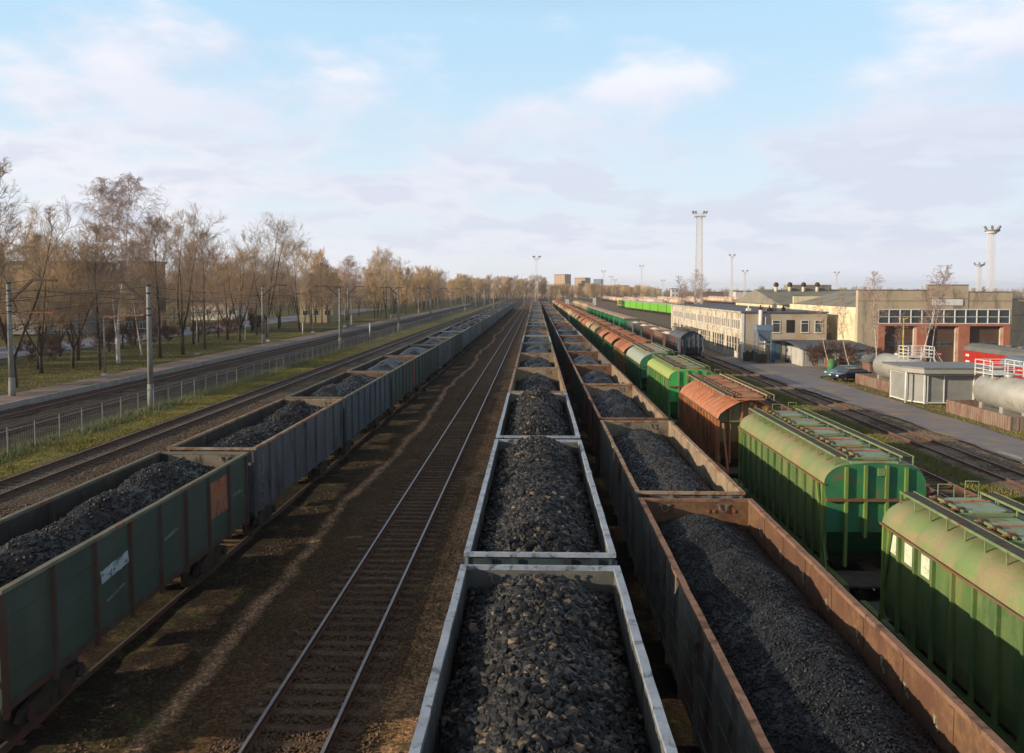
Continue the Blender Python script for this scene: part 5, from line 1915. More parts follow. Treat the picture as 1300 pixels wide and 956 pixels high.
def storage_tank(x, y0, y1, r, zc, label, catwalk):
    L_ = y1 - y0
    t = MB()
    t.tube([(0, 0, 0), (0, .12, 0), (0, .35, 0), (0, L_ - .35, 0), (0, L_ - .12, 0), (0, L_, 0)], [r * .45, r * .8, r, r, r * .8, r * .45], 40, 'tank_silver')
    for k in range(4):
        y = .5 + (L_ - 1.0) * k / 3
        t.tube([(0, y, 0), (0, y + .03, 0)], r + .012, 40, 'tank_silver')
    sd = []
    for k in range(3):
        s = MB()
        y = 1.0 + (L_ - 2) * k / 2
        s.box(-r * .75, r * .75, y - .25, y + .25, -zc + GR + .1, -r * .72, 'concrete')
        sd.append(('saddle', s))
    w = MB()
    xa, xb, ya, yb = catwalk
    zf = r + .12
    w.box(xa, xb, ya, yb, zf, zf + .05, 'white_paint')
    for (px, py) in ((xa, ya), (xb, ya), (xa, yb), (xb, yb), ((xa + xb) / 2, ya), ((xa + xb) / 2, yb), (xa, (ya + yb) / 2), (xb, (ya + yb) / 2)):
        w.beam((px, py, zf - .25), (px, py, zf + 1.05), .06, .06, 'white_paint')
    rl = MB()
    for z in (.35, .7, 1.05):
        for a, b in (((xa, ya), (xb, ya)), ((xa, yb), (xb, yb)), ((xa, ya), (xa, yb)), ((xb, ya), (xb, yb))):
            rl.beam((a[0], a[1], zf + z), (b[0], b[1], zf + z), .045, .045, 'white_paint')
    lad = MB()
    for q in (-.25, .25):
        lad.beam((xb, ya + .4 + q, zf), (xb + 2.2, ya + .4 + q, -zc + GR + .1), .05, .1, 'white_paint')
        lad.beam((xb, ya + .4 + q, zf + .95), (xb + 2.2, ya + .4 + q, -zc + GR + 1.0), .04, .04, 'white_paint')
    for k in range(9):
        tt = k / 9
        lad.box(xb + 2.2 * tt, xb + 2.2 * tt + .2, ya + .16, ya + .64, zf + (-zc + GR - zf) * tt - .04, zf + (-zc + GR - zf) * tt, 'white_paint')
    mh = MB()
    mh.tube([(0, L_ * .6, r - .05), (0, L_ * .6, r + .22)], .35, 14, 'tank_silver')
    return thing('storage_tank', [('shell', t)] + sd + [('catwalk', w, [('railing', rl)]), ('stair', lad), ('manhole', mh)], (x, y0, zc), label, 'storage tank')


storage_tank(37.0, 61.6, 69.6, 1.32, .78, 'nearer silver horizontal fuel tank at the right edge, behind the rusty concrete wall', (-1.2, 1.2, 5.0, 7.6))
storage_tank(37.4, 82.6, 91.0, 1.32, .85, 'farther silver horizontal fuel tank half hidden by the kiosk roof', (-1.0, 1.5, .3, 2.4))


# --- red locomotives
def loco(roofm, L_):
    b = MB()
    hl = L_ / 2
    b.box(-1.45, 1.45, -hl, hl, 1.2, 3.5, 'loco_red')
    b.box(-1.48, -1.45, -hl, hl, 1.25, 1.45, 'white_paint')
    for k in range(9):
        y = -hl + 1.2 + k * (L_ - 2.4) / 8
        b.box(-1.475, -1.45, y - .04, y + .04, 1.5, 3.4, 'loco_red')
    gr = []
    for k in range(7):
        g = MB()
        y = -hl + 2.0 + k * .9
        g.box(-1.47, -1.45, y - .25, y + .25, 2.8, 3.2, 'dark_void')
        gr.append(('grille', g))
    r = MB()
    r.prism([(-1.55, 3.5), (1.55, 3.5), (1.3, 3.95), (.6, 4.25), (-.6, 4.25), (-1.3, 3.95)], 'y', -hl - .1, hl + .1, roofm)
    for k in range(4):
        y = -hl + 3 + k * 2.2
        r.tube([(0, y, 4.2), (0, y, 4.45)], .35, 10, 'loco_roof')
    u = MB()
    u.box(-1.4, 1.4, -hl, hl, .9, 1.19, 'undercarriage')
    mk = MB()
    mk.box(-1.5, -1.452, hl - 1.2, hl - .9, 2.85, 3.1, 'white_paint')
    mk.box(-1.5, -1.452, hl - .8, hl - .5, 2.85, 3.1, 'white_paint')
    mk2 = MB()
    mk2.box(-1.5, -1.452, hl - 1.3, hl - .5, 2.2, 2.4, 'white_paint')
    return [('body', b), ('roof', r)] + gr + [('underframe', u), ('white_mark', mk), ('white_mark', mk2), bogie_parts(-hl + 2.6), bogie_parts(hl - 2.6)]


thing('locomotive', loco('loco_roof', 16), (49.4, 87.2, GR - .1), 'bright red locomotive with a dull grey roof in front of the right engine shed gate', 'locomotive', 'red locomotives by the shed')
thing('locomotive', loco('loco_roof_blue', 14), (43.4, 69.8, GR - .1), 'red locomotive with a blue-grey roof, nearer and partly behind the silver tank', 'locomotive', 'red locomotives by the shed')


# --- cars
def car(paint, wagon=False):
    b = MB()
    side = [(-2.2, .35), (-2.25, .6), (-2.1, .8), (-1.2, .95), (-.45, 1.4), (.9, 1.43), (1.75, 1.0), (2.15, .95), (2.2, .5), (2.15, .35)]
    n = len(side)
    vs = []
    for y, wd in ((-1, .80), (-1, .86), (1, .86), (1, .80)):
        pass
    rings = []
    for s_ in (-1, 1):
        for f_, top_in in ((1.0, .16),):
            rings.append([(px, s_ * (.86 - (top_in if pz > 1.0 else 0)), pz) for px, pz in side])
    vs = rings[0] + rings[1]
    fs = [(i, (i + 1) % n, n + (i + 1) % n, n + i) for i in range(n)]
    b.add(vs, fs + [tuple(reversed(range(n))), tuple(range(n, 2 * n))], paint)
    g = MB()
    for s_ in (-1, 1):
        y = s_ * .80
        pts = [(-1.05, .98), (-.42, 1.34), (.85, 1.36), (1.5, 1.02)]
        g.add([(px, s_ * ((.865 if pz < 1.05 else .72)), pz) for px, pz in pts], [(0, 1, 2, 3) if s_ > 0 else (3, 2, 1, 0)], 'glass_dark')
    g.add([(-1.17, -.74, .985), (-1.17, .74, .985), (-.5, .64, 1.39), (-.5, -.64, 1.39)], [(0, 1, 2, 3)], 'glass_dark')
    g.add([(.97, -.64, 1.41), (.97, .64, 1.41), (1.72, .74, 1.04), (1.72, -.74, 1.04)], [(0, 1, 2, 3)], 'glass_dark')
    ps = [('body', b), ('window', g)]
    for x in (-1.35, 1.35):
        for s_ in (-1, 1):
            w = MB()
            ya, yb = (s_ * .72, s_ * .9)
            w.tube([(x, ya, .31), (x, yb, .31)], .31, 18, 'rubber')
            h = MB()
            h.tube([(x, yb, .31), (x, yb + s_ * .012, .31)], .19, 12, 'galvanised')
            ps.append(('wheel', w, [('rim', h)]))
    for s_ in (-1, 1):
        h = MB()
        h.box(-2.24, -2.12, min(s_ * .45, s_ * .8), max(s_ * .45, s_ * .8), .58, .74, 'lamp_white')
        ps.append(('headlight', h))
    return ps


thing('parked_car', car('car_black'), (35.0, 94.0, GR + .03), 'black parked car with its headlights towards the road, nearer of the two', 'car', 'cars parked by the silver tank', R(18))
thing('parked_car', car('car_green'), (35.6, 97.0, GR + .03), 'teal-green car parked behind the black one', 'car', 'cars parked by the silver tank', R(14))
thing('parked_car', car('car_black'), (-66.5, 98, .07), 'dark car parked on the pale road behind the left trees', 'car', None, R(80))


# ------------------------------------------------------------------ light masts
def lattice(h, wb, wt, n, mat):
    t = MB()
    r_ = max(.07, wb * .032)
    cs = []
    for k in range(n + 1):
        z = h * k / n
        w = (wb + (wt - wb) * k / n) / 2
        cs.append([(-w, -w, z), (w, -w, z), (w, w, z), (-w, w, z)])
    for q in range(4):
        t.beam(cs[0][q], cs[-1][q], r_ * 2, r_ * 2, mat)
    for k in range(n):
        for q in range(4):
            t.beam(cs[k][q], cs[k + 1][(q + 1) % 4], r_, r_, mat)
            t.beam(cs[k][(q + 1) % 4], cs[k + 1][q], r_, r_, mat)
            t.beam(cs[k + 1][q], cs[k + 1][(q + 1) % 4], r_, r_, mat)
    return t


def flood(h, w, mat):
    out = []
    p = MB()
    p.box(-w, w, -w * .6, w * .6, h, h + .25, mat)
    for z in (.6, 1.2):
        for s_ in (-1, 1):
            p.beam((-w, s_ * w * .6, h + z), (w, s_ * w * .6, h + z), .1, .1, mat)
            p.beam((s_ * w, -w * .6, h + z), (s_ * w, w * .6, h + z), .1, .1, mat)
    out.append(('platform', p))
    for x in (-w, -w * .6, w * .6, w):
        f = MB()
        f.beam((x, 0, h + 1.2), (x * 1.2, -.4, h + 2.2), .6, .5, 'concrete_mast')
        out.append(('floodlight', f))
    return out


thing('light_mast', [('tower', lattice(38, 2.6, 2.0, 16, 'mast_white'))] + flood(38, 2.3, 'mast_white'), (62.5, 325, GR), 'tall pale lattice light mast rising above the office block', 'light mast')
LM = [(149, 645, 35, 'slender pale lattice mast right of the big one'), (170, 690, 24, 'thin short lattice mast just right of the slender one'),
      (116, 928, 35, 'far pale mast standing over the tank wagons'), (0.5, 535, 29.5, 'thin mast at the far end of the coal trains'),
      (80, 1000, 31, 'far mast in front of the pink block'), (98, 1100, 26, 'faint short mast right of the pink block'), (105, 1120, 22, 'faintest low mast near the flyover'),
      (150, 1000, 20, 'short dark mast over the flyover'), (265, 750, 24, 'faint mast above the hall roof')]
for (x_, y_, h_, lb) in LM:
    thing('light_mast', [('tower', lattice(h_, 1.5, 1.1, 9, 'mast_white'))] + flood(h_, 2.0, 'mast_white'), (x_, y_, GR), lb, 'light mast')
for (x_, y_, h_, w_, lb) in ((226, 425, 39, 1.5, 'tall pale lattice mast with a round platform at the right edge'), (412, 795, 33, 2.0, 'shorter lattice mast just left of the tall right-edge one')):
    t = lattice(h_ - 1, w_ * 1.7, w_ * 1.5, 16, 'mast_white')
    p = MB()
    p.tube([(0, 0, h_ - 1), (0, 0, h_)], [w_ * 1.2, w_ * 2.0], 16, 'mast_white')
    p.tube([(0, 0, h_ + .1), (0, 0, h_ + .9)], w_ * 2.3, 16, 'concrete_mast')
    f = []
    for k in range(6):
        a = k * PI / 3
        q = MB()
        q.beam((w_ * 1.8 * math.cos(a), w_ * 1.8 * math.sin(a), h_ + .9), (w_ * 2.6 * math.cos(a), w_ * 2.6 * math.sin(a), h_ + 2.6), .9, .8, 'concrete_mast')
        f.append(('floodlight', q))
    thing('light_mast', [('tower', t), ('platform', p)] + f, (x_, y_, GR), lb, 'light mast')


# ------------------------------------------------------------------ catenary, fence, lamps
def cat_mast(side_):
    p = MB()
    p.tube([(0, 0, -.3), (0, 0, 1.6)], [.27, .25], 12, 'concrete_mast')
    p.tube([(0, 0, 1.6), (0, 0, 9.3)], [.22, .15], 12, 'concrete_mast')
    for z in (6.9, 7.4, 8.6, 9.2):
        p.tube([(0, 0, z), (0, 0, z + .1)], .2, 10, 'steel_brown')
    a = MB()
    s = side_
    a.beam((0, 0, 7.7), (s * 2.0, 0, 9.5), .17, .19, 'steel_brown')
    a.beam((s * 2.0, 0, 9.5), (s * 4.0, 0, 9.45), .17, .19, 'steel_brown')
    a.beam((0, 0, 9.25), (s * 2.2, 0, 9.55), .05, .05, 'steel_brown')
    b = MB()
    b.beam((0, 0, 6.95), (s * 3.6, 0, 6.85), .08, .08, 'rust_and_sunlit_orange')  # light-coloured rod; the orange of low sunlight is put into its colour
    b.tube([(s * .25, 0, 6.95), (s * .6, 0, 6.94)], .09, 8, 'brick_red')
    b.beam((s * 3.4, 0, 6.85), (s * 3.2, 0, 6.35), .03, .03, 'steel_brown')
    return [('pole', p), ('bracket', a), ('registration_arm', b)]


r1 = [64.1, 127.5, 182.4, 238, 296, 356, 418, 482, 550]
for i, y in enumerate(r1):
    o = place('cm1', 'catenary_mast', lambda: cat_mast(-1), (-29.9, y, 0))
    tag(o, ('concrete catenary mast, %s from the camera in the row along the mesh fence' % ORD[i]), 'catenary mast', 'catenary masts along the fence')
r2 = [66.8, 133.0, 194, 252, 312, 374, 438, 504]
for i, y in enumerate(r2):
    o = place('cm2', 'catenary_mast', lambda: cat_mast(1), (-42.6 - (1.0 if i else 0), y, .2))
    tag(o, ('concrete catenary mast, %s from the camera in the row on the platform edge' % ORD[i]), 'catenary mast', 'catenary masts on the platform')
# masts standing between the coal trains and the curve far away
for i, (x_, y_) in enumerate(((-18.3, 300), (-18.3, 365), (-18.0, 430), (-6.5, 470), (-2.2, 540), (8.2, 520))):
    m = MB()
    m.tube([(0, 0, -.3), (0, 0, 9.0)], [.25, .17], 8, 'concrete_mast')
    a = MB()
    a.beam((-1.6, 0, 8.6), (1.6, 0, 8.6), .1, .1, 'steel_brown')
    thing('line_pole', [('pole', m), ('crossarm', a)], (x_, y_, 0), 'far pale line pole with a short crossarm near the end of the trains', 'pole', 'far line poles')
for (xc, lab) in ((-34.1, 'nearer'), (-38.5, 'farther')):
    for (za, zb, kind_) in ((6.3, 6.3, 'contact'), (8.9, 7.6, 'catenary')):
        m = MB()
        ys = [8] + [y for y in r1]
        for a, b in zip(ys, ys[1:]):
            n = 8
            pts = []
            for k in range(n + 1):
                t = k / n
                z = za - (za - zb) * 4 * t * (1 - t)
                pts.append((0, a + (b - a) * t, z))
            m.tube(pts, .022, 4, 'wire_dark', caps=False)
        o = m.build('overhead_wire')
        o.location = (xc, 0, 0)
        tag(o, '%s wire strung over the %s passenger track' % ('straight lower contact' if kind_ == 'contact' else 'sagging upper carrier', lab), 'wire')

for (xc, zz_, lab) in ((-29.9, 9.15, 'feeder wire along the tops of the fence-side masts'), (-43.4, 9.2, 'feeder wire along the tops of the platform masts'),
                      (-30.2, 8.3, 'lower feeder wire on the fence-side masts'), (-43.8, 8.3, 'lower feeder wire on the platform masts')):
    m = MB()
    ys = [8] + r1
    for a, b in zip(ys, ys[1:]):
        m.tube([(0, a + (b - a) * k / 8, zz_ - .9 * 4 * (k / 8) * (1 - k / 8)) for k in range(9)], .02, 4, 'wire_dark', caps=False)
    o = m.build('feeder_wire')
    o.location = (xc, 0, 0)
    tag(o, lab, 'wire')

# the mesh fence
fr = empty('mesh_fence', (-28.9, 10, 0))
tag(fr, 'long low grey wire mesh fence between the grass verge and the passenger tracks', 'fence')
pm_ = MB()
pm_.box(-.03, .03, -.03, .03, -.3, 1.45, 'galvanised')
pmesh = pm_.mesh('post')
ys = [12 + 2.52 * k for k in range(150)]
rest = MB()
cnt = 0
for y in ys:
    if y > 42 and cnt < 100:
        o = link('post', pmesh, fr, (0, y - 10, 0))
        cnt += 1
    else:
        rest.join(pm_.moved(0, y - 10, 0))
o = rest.build('posts', fr)
tag(o, kind='stuff')
nt_ = MB()
for z in (1.42,):
    nt_.beam((0, 0, z), (0, ys[-1] - 10, z), .045, .045, 'galvanised')
for k in range(9):
    z = .1 + k * .155
    nt_.beam((0, 0, z), (0, ys[-1] - 10, z), .006, .006, 'galvanised')
for k in range(int((200 - 20) / .22)):
    y = 10 + k * .22
    nt_.beam((0, y, .02), (0, y, 1.42), .006, .006, 'galvanised')
o = nt_.build('wire_netting', fr)

# park lamps and posts
for i, (x_, y_) in enumerate(((-44.2, 84.7), (-46.2, 113.2), (-46.0, 143), (-46, 172), (-46, 201))):
    def lamp():
        m = MB()
        m.tube([(0, 0, 0), (0, 0, 6.1)], [.09, .06], 8, 'galvanised')
        b = MB()
        b.box(-.3, .3, -.3, .3, 0, .35, 'concrete')
        a = MB()
        a.tube([(0, 0, 6.05), (.7, 0, 6.1)], .035, 6, 'galvanised')
        h = MB()
        h.box(.6, 1.05, -.1, .1, 5.98, 6.1, 'galvanised')
        return [('pole', m), ('base', b), ('arm', a), ('lamp_head', h)]
    o = place('lamp', 'street_lamp', lamp, (x_, y_, 0))
    tag(o, 'thin grey lamp post at the platform back edge, %s from the camera' % ORD[i], 'street lamp', 'lamp posts behind the platform')
for (x_, y_, h_, lb) in ((-47, 168, 2.4, 'short white marker post on the lawn behind the platform'), (-31.4, 158, 2.7, 'short white marker post by the mesh fence')):
    m = MB()
    m.tube([(0, 0, 0), (0, 0, h_)], .12, 8, 'white_paint')
    c = MB()
    c.tube([(0, 0, h_), (0, 0, h_ + .2)], [.16, .05], 8, 'galvanised')
    thing('marker_post', [('pole', m), ('cap', c)], (x_, y_, 0), lb, 'post')

# ------------------------------------------------------------------ far buildings
def block(name, label, x, y, w, d, h, mat, rz=0, roofm='bitumen_roof', rows=0, cols=0, pane='glass_dark', z0=GR, ww=1.6, wh=1.5):
    e = empty(name, (x, y, z0), rz)
    tag(e, label, 'building')
    m = MB()
    m.box(-w / 2, w / 2, -d / 2, d / 2, 0, h, mat)
    part(e, 'wall', m)
    m = MB()
    m.box(-w / 2 - .3, w / 2 + .3, -d / 2 - .3, d / 2 + .3, h + .003, h + .5, roofm)
    part(e, 'roof', m)
    if rows:
        pr = win_proto(ww, wh, 'white_paint', pane, 'v')
        sp = [(-w / 2 + w * (c + .5) / cols, -d / 2, h * (r_ + .55) / rows) for r_ in range(rows) for c in range(cols)]
        put_windows(e, pr, sp, 0)
    return e


block('apartment_tower', 'tan high-rise above the golden trees, leftmost of three', 38, 1200, 18, 16, 32, 'block_tan', R(-35), rows=9, cols=4, ww=2, wh=1.6)
block('apartment_tower', 'tan high-rise between the other two towers', 68, 1230, 18, 15, 27.5, 'block_tan', R(-35), rows=8, cols=4, ww=2, wh=1.6)
block('apartment_tower', 'blue-grey high-rise, rightmost and faintest of three', 95, 1280, 12, 12, 26, 'block_blue', R(-20), rows=8, cols=3, ww=2, wh=1.6)
block('apartment_block', 'long pale pink block beyond the tank wagons', 90, 960, 30, 12, 15, 'block_pink', 0, rows=4, cols=12, ww=1.4)
block('apartment_block', 'long pale grey-pink block farther along the horizon', 125, 1060, 44, 12, 13, 'block_grey', 0)
block('signal_house', 'small white building left of the pale lattice mast', 118, 720, 6, 6, 11, 'block_white', 0, rows=3, cols=2)
block('warehouse', 'far low white warehouse right of the lattice mast', 205, 820, 26, 14, 8.5, 'block_white')
block('warehouse', 'far low red-brown warehouse among trees', 178, 860, 22, 14, 8, 'brick_red')
block('warehouse', 'far low grey warehouse on the horizon', 300, 900, 40, 14, 8.5, 'block_grey')
block('warehouse', 'far yellowish warehouse beyond the yard', 240, 980, 30, 14, 9, 'block_yellow')
block('warehouse', 'bluish far warehouse near the slender mast', 150, 1150, 40, 14, 11, 'block_blue')
# left side, behind the trees
block('apartment_block', 'grey apartment block with pale bands behind the left trees', -101, 172, 22, 12, 14.2, 'block_grey', 0, rows=5, cols=8, z0=0, ww=1.5)
block('brick_tower', 'red brick stair tower at the far left behind bare trees', -107, 160, 5, 6, 17.5, 'brick_red', 0, z0=0)
block('brick_tower', 'brown brick tower block behind the tall birch', -84, 178, 6, 8, 14.5, 'brick_red', 0, z0=0, rows=5, cols=2)
block('villa', 'yellow house glimpsed between trees right of the lawn', -60, 232, 9, 8, 9.5, 'block_yellow', 0, z0=0, rows=2, cols=3)
block('villa', 'white-grey house behind the birches left of the yellow house', -95, 250, 14, 8, 9, 'block_white', 0, z0=0, rows=2, cols=4)
block('villa', 'orange brick shed lit by the sun at the far left', -88, 118, 5, 4, 6.5, 'brick_orange', 0, z0=0)
# flyover
e = empty('flyover', (60, 1020, GR))
tag(e, 'long grey flyover crossing the far end of the yard', 'bridge')
m = MB()
m.box(0, 140, -5, 5, 5.6, 7.0, 'concrete')
part(e, 'deck', m)
for k in range(10):
    m = MB()
    m.box(5 + k * 14, 6.2 + k * 14, -3, 3, 0, 5.6, 'concrete')
    part(e, 'pier', m)
# small white relay huts by the end of the hopper row
for (x_, y_, lb) in ((17.5, 470, 'small white relay hut left of the sand-coloured wagons'), (39.0, 560, 'small white relay hut right of the sand-coloured wagons')):
    m = MB()
    m.box(-1, 1, -1, 1, 0, 5.2, 'block_white')
    r_ = MB()
    r_.box(-1.2, 1.2, -1.2, 1.2, 5.2, 5.5, 'bitumen_roof')
    thing('relay_hut', [('wall', m), ('roof', r_)], (x_, y_, GR), lb, 'hut')


# ------------------------------------------------------------------ trees
def bare_tree(seed, H, start=.25, spread=.30, limbs=20, leaders=1, trunk='bark_dark', limb='bark_brown', twig='twig_brown', up=.75, droop=0.0, r0=None, dense=1.0, lean=0.05, thick=1.0, lsp=.38, kids=(8, 7, 7)):
    r = random.Random(seed)
    T, Cr = MB(), MB()
    r0 = r0 or H * .0115

    def rv():
        return Vector((r.uniform(-1, 1), r.uniform(-1, 1), r.uniform(-1, 1)))

    def grow(p, d, L, rad, lev):
        if lev >= 4:
            rad = max(rad, .0085 * thick)
            d2 = (d + rv() * .4 + Vector((0, 0, -droop * 2.6))).normalized()
            p1 = p + d * L * .5
            p2 = p1 + d2 * L * .6
            Cr.tube([p, p1, p2], [rad, rad * .8, rad * .45], 3, twig, caps=False)
            return
        ns = (5, 5, 4, 3)[lev]
        rad = max(rad, (.05, .03, .018, .012)[lev] * thick * min(1, H / 10))
        pts = [p]
        rr = [rad]
        dd = d.copy()
        for k in range(ns):
            dd = (dd + rv() * (.12 + .06 * lev) + Vector((0, 0, .10 * up if lev < 3 else 0)) + Vector((0, 0, -droop * (lev - 1) * .5 if lev > 1 else 0))).normalized()
            pts.append(pts[-1] + dd * L / ns)
            rr.append(rad * (1 - .75 * (k + 1) / ns))
        mt = (limb, limb, twig, twig)[lev]
        Cr.tube(pts, rr, (6, 5, 3, 3)[lev], mt, caps=False)
        nchild = int(kids[lev - 1] * dense)
        for c in range(nchild):
            t = (c + .6) / nchild * .85 + .15
            f = t * ns
            i = min(int(f), ns - 1)
            q = pts[i].lerp(pts[i + 1], f - i)
            dr = (pts[i + 1] - pts[i]).normalized()
            side = dr.cross(rv()).normalized()
            nd_ = (dr * .8 + side * (.8 - .1 * lev) + Vector((0, 0, .22 * up))).normalized()
            grow(q, nd_, L * r.uniform(.36, .62) * (1.15 - .4 * t), rr[i] * .5, lev + 1)

    tops = []
    base_dir = Vector((r.uniform(-lean, lean), r.uniform(-lean, lean), 1)).normalized()
    if leaders == 1:
        tops.append(([Vector((0, 0, -.2))], base_dir, H, r0))
    else:
        hs = H * r.uniform(.10, .16)
        T.tube([(0, 0, -.3), (0, 0, .3), tuple(base_dir * hs)], [r0 * 1.3, r0 * 1.1, r0], 9, trunk)
        for k in range(leaders):
            a = 2 * PI * k / leaders + r.uniform(-.4, .4)
            d = (base_dir + Vector((math.cos(a), math.sin(a), 0)) * lsp * r.uniform(.6, 1.3)).normalized()
            tops.append(([base_dir * hs * .95], d, (H - hs) * r.uniform(.82, 1.0), r0 * .66))
    for pts, d, L, rad in tops:
        ns = 9
        rr = [rad]
        if leaders == 1:
            rr = [rad * 1.25]
        for k in range(ns):
            d = (d + rv() * .07 + Vector((0, 0, .10))).normalized()
            pts.append(pts[-1] + d * L / ns)
            rr.append(max(.014, rad * (1 - .97 * ((k + 1) / ns) ** .9)))
        T.tube(pts, rr, 8, trunk, caps=False)
        nl = int(limbs / leaders)
        for c in range(nl):
            t = start + (1 - start) * (c + r.random() * .6) / nl
            t = min(t, .98)
            f = t * ns
            i = min(int(f), ns - 1)
            q = pts[i].lerp(pts[i + 1], f - i)
            a = c * 2.4 + r.uniform(-.4, .4)
            hz = Vector((math.cos(a), math.sin(a), 0))
            prof = math.sin(PI * min(1, (t - start) / (1 - start) * .80 + .2)) ** .7
            nd_ = (hz * (1 - up * .5) + Vector((0, 0, .3 + up * .75 * t))).normalized()
            grow(q, nd_, H * spread * prof * r.uniform(.75, 1.15) + H * .03, max(.02, rr[i] * .42), 1)
    return [('trunk', T), ('crown', Cr)]


SP = {
    'linden1': lambda: bare_tree(1, 16, .20, .28, 26, 3, twig='twig_brown'),
    'linden2': lambda: bare_tree(2, 17, .22, .25, 30, 1, twig='twig_brown'),
    'linden3': lambda: bare_tree(3, 15, .18, .30, 26, 4, twig='twig_gold'),
    'ash1': lambda: bare_tree(4, 18, .25, .25, 26, 2, twig='twig_grey', limb='bark_birch_thin', lsp=.25),
    'ash2': lambda: bare_tree(5, 19, .28, .28, 26, 3, twig='twig_grey', limb='bark_birch_thin', lsp=.3),
    'birch1': lambda: bare_tree(6, 23, .36, .17, 40, 2, trunk='bark_birch', limb='bark_birch_thin', twig='twig_birch', up=.8, droop=.42, r0=.21, lean=.02, lsp=.13, kids=(8, 7, 7)),
    'birch2': lambda: bare_tree(7, 14, .35, .15, 22, 1, trunk='bark_birch', limb='bark_birch_thin', twig='twig_birch', up=.9, droop=.35, r0=.12, lean=.14, kids=(5, 5, 5)),
    'birch3': lambda: bare_tree(8, 13, .45, .14, 15, 1, trunk='bark_birch', limb='bark_birch_thin', twig='twig_birch', up=.9, droop=.3, r0=.10, lean=.2, kids=(5, 5, 4)),
    'gold1': lambda: bare_tree(9, 15, .10, .27, 30, 3, twig='twig_gold', up=.9, thick=1.6, kids=(8, 7, 6)),
    'gold2': lambda: bare_tree(10, 16, .10, .24, 34, 2, twig='twig_gold', up=1.0, thick=1.7, lsp=.2, kids=(8, 7, 6)),
    'fawn': lambda: bare_tree(13, 15, .12, .27, 28, 2, twig='twig_brown', up=.9, thick=1.25, kids=(8, 7, 6)),
    'brush': lambda: bare_tree(12, 3.6, .03, .42, 26, 5, trunk='bark_brown', limb='bark_brown', twig='twig_red', up=.7, r0=.05, thick=1.3, lsp=.6, kids=(6, 6, 5)),
}


def tree(kind, x, y, H, label, cat='tree', group=None, name=None, z=None):
    base = {'linden1': 16, 'linden2': 17, 'linden3': 15, 'ash1': 18, 'ash2': 19, 'birch1': 23, 'birch2': 14, 'birch3': 13, 'gold1': 15, 'gold2': 16, 'fawn': 15, 'brush': 3.6}[kind]
    o = place(('tree', kind), name or ('birch' if 'birch' in kind else 'shrub' if kind == 'brush' else 'bare_tree'), SP[kind], (x, y, gz(x) + .05 if z is None else z), rnd.uniform(0, 6.28))
    s = H / base
    o.scale = (s * rnd.uniform(.92, 1.1), s * rnd.uniform(.92, 1.1), s)
    tag(o, label, cat, group)
    return o


TL = [('linden1', -47.7, 75.3, 17, 'dark-trunked bare tree beside the nearest platform mast'),
      ('ash1', -50.5, 69, 20, 'tall bare tree at the extreme left edge of the lawn'),
      ('linden3', -53.2, 88.6, 15, 'forked low-branching tree in front of the pale road'),
      ('linden1', -53.1, 94.5, 15, 'twisted forked tree left of the first lamp post'),
      ('linden2', -48.8, 92.3, 15.5, 'dark straight tree just left of the first lamp post'),
      ('birch1', -50.8, 100.5, 23.5, 'very tall white-barked birch, highest tree on the left'),
      ('birch2', -53.8, 113, 15, 'slim white birch right of the tall one, behind the fence mast'),
      ('linden2', -49.5, 109, 17.5, 'thick dark tree right behind the nearest fence-side mast'),
      ('ash2', -49.0, 115, 19, 'broad pale-limbed bare tree left of the second lamp post'),
      ('linden2', -50.1, 125.5, 17, 'dark tree close right of the second lamp post'),
      ('linden3', -51.0, 143, 17, 'golden-twigged tree with dark trunk in mid lawn'),
      ('ash2', -50.5, 156, 21, 'tall wide-forked bare tree right of the mid lawn'),
      ('birch2', -52.5, 150, 14, 'small white birch in front of the wide-forked tree'),
      ('ash1', -50.0, 176, 20, 'tall bare tree with pale sunlit limbs beyond the lawn'),
      ('birch1', -47.5, 215, 18, 'pinkish birch beside the far platform mast'),
      ('ash1', -47.0, 262, 22, 'single high bare tree standing above the golden ones'),
      ]
for k, x_, y_, h_, lb in TL:
    tree(k, x_, y_, h_, lb)
kinds = ['linden1', 'linden2', 'linden3', 'ash1', 'linden2', 'ash2', 'linden1']
for i in range(34):
    y_ = 62 + i * 6.2 + rnd.uniform(-2, 2)
    x_ = rnd.uniform(-65, -55)
    tree(rnd.choice(kinds), x_, y_, rnd.uniform(11, 16), 'bare brown tree in the mixed row between the lawn and the pale road', group='bare trees in front of the pale road')
for i in range(60):
    y_ = 85 + i * 4.8 + rnd.uniform(-2, 2)
    x_ = rnd.uniform(-108, -86)
    tree(rnd.choice(['fawn', 'linden1', 'gold1', 'fawn', 'ash1']), x_, y_, rnd.uniform(11, 15.5), 'bare tree in the belt on the far side of the pale road', group='bare trees behind the pale road')
for i in range(62):
    y_ = 230 + i * 9.5 + rnd.uniform(-4, 4)
    x_ = rnd.uniform(-62, -47)
    tree(rnd.choice(['gold1', 'gold2', 'gold1', 'linden3', 'gold2', 'ash2']), x_, y_, rnd.uniform(13, 18) if i % 5 else 20, 'golden-brown bare tree in the sunlit row following the tracks into the distance', group='golden trees along the tracks')
for i in range(56):
    x_ = -60 + i * 2.9 + rnd.uniform(-2, 2)
    y_ = rnd.uniform(720, 860)
    tree(rnd.choice(['gold1', 'gold2', 'gold1', 'fawn']), x_, y_, (rnd.uniform(17, 23) if x_ < 10 else rnd.uniform(12, 16)), 'golden-brown tree in the dense clump closing the end of the tracks', group='trees at the end of the tracks', z=-.3)
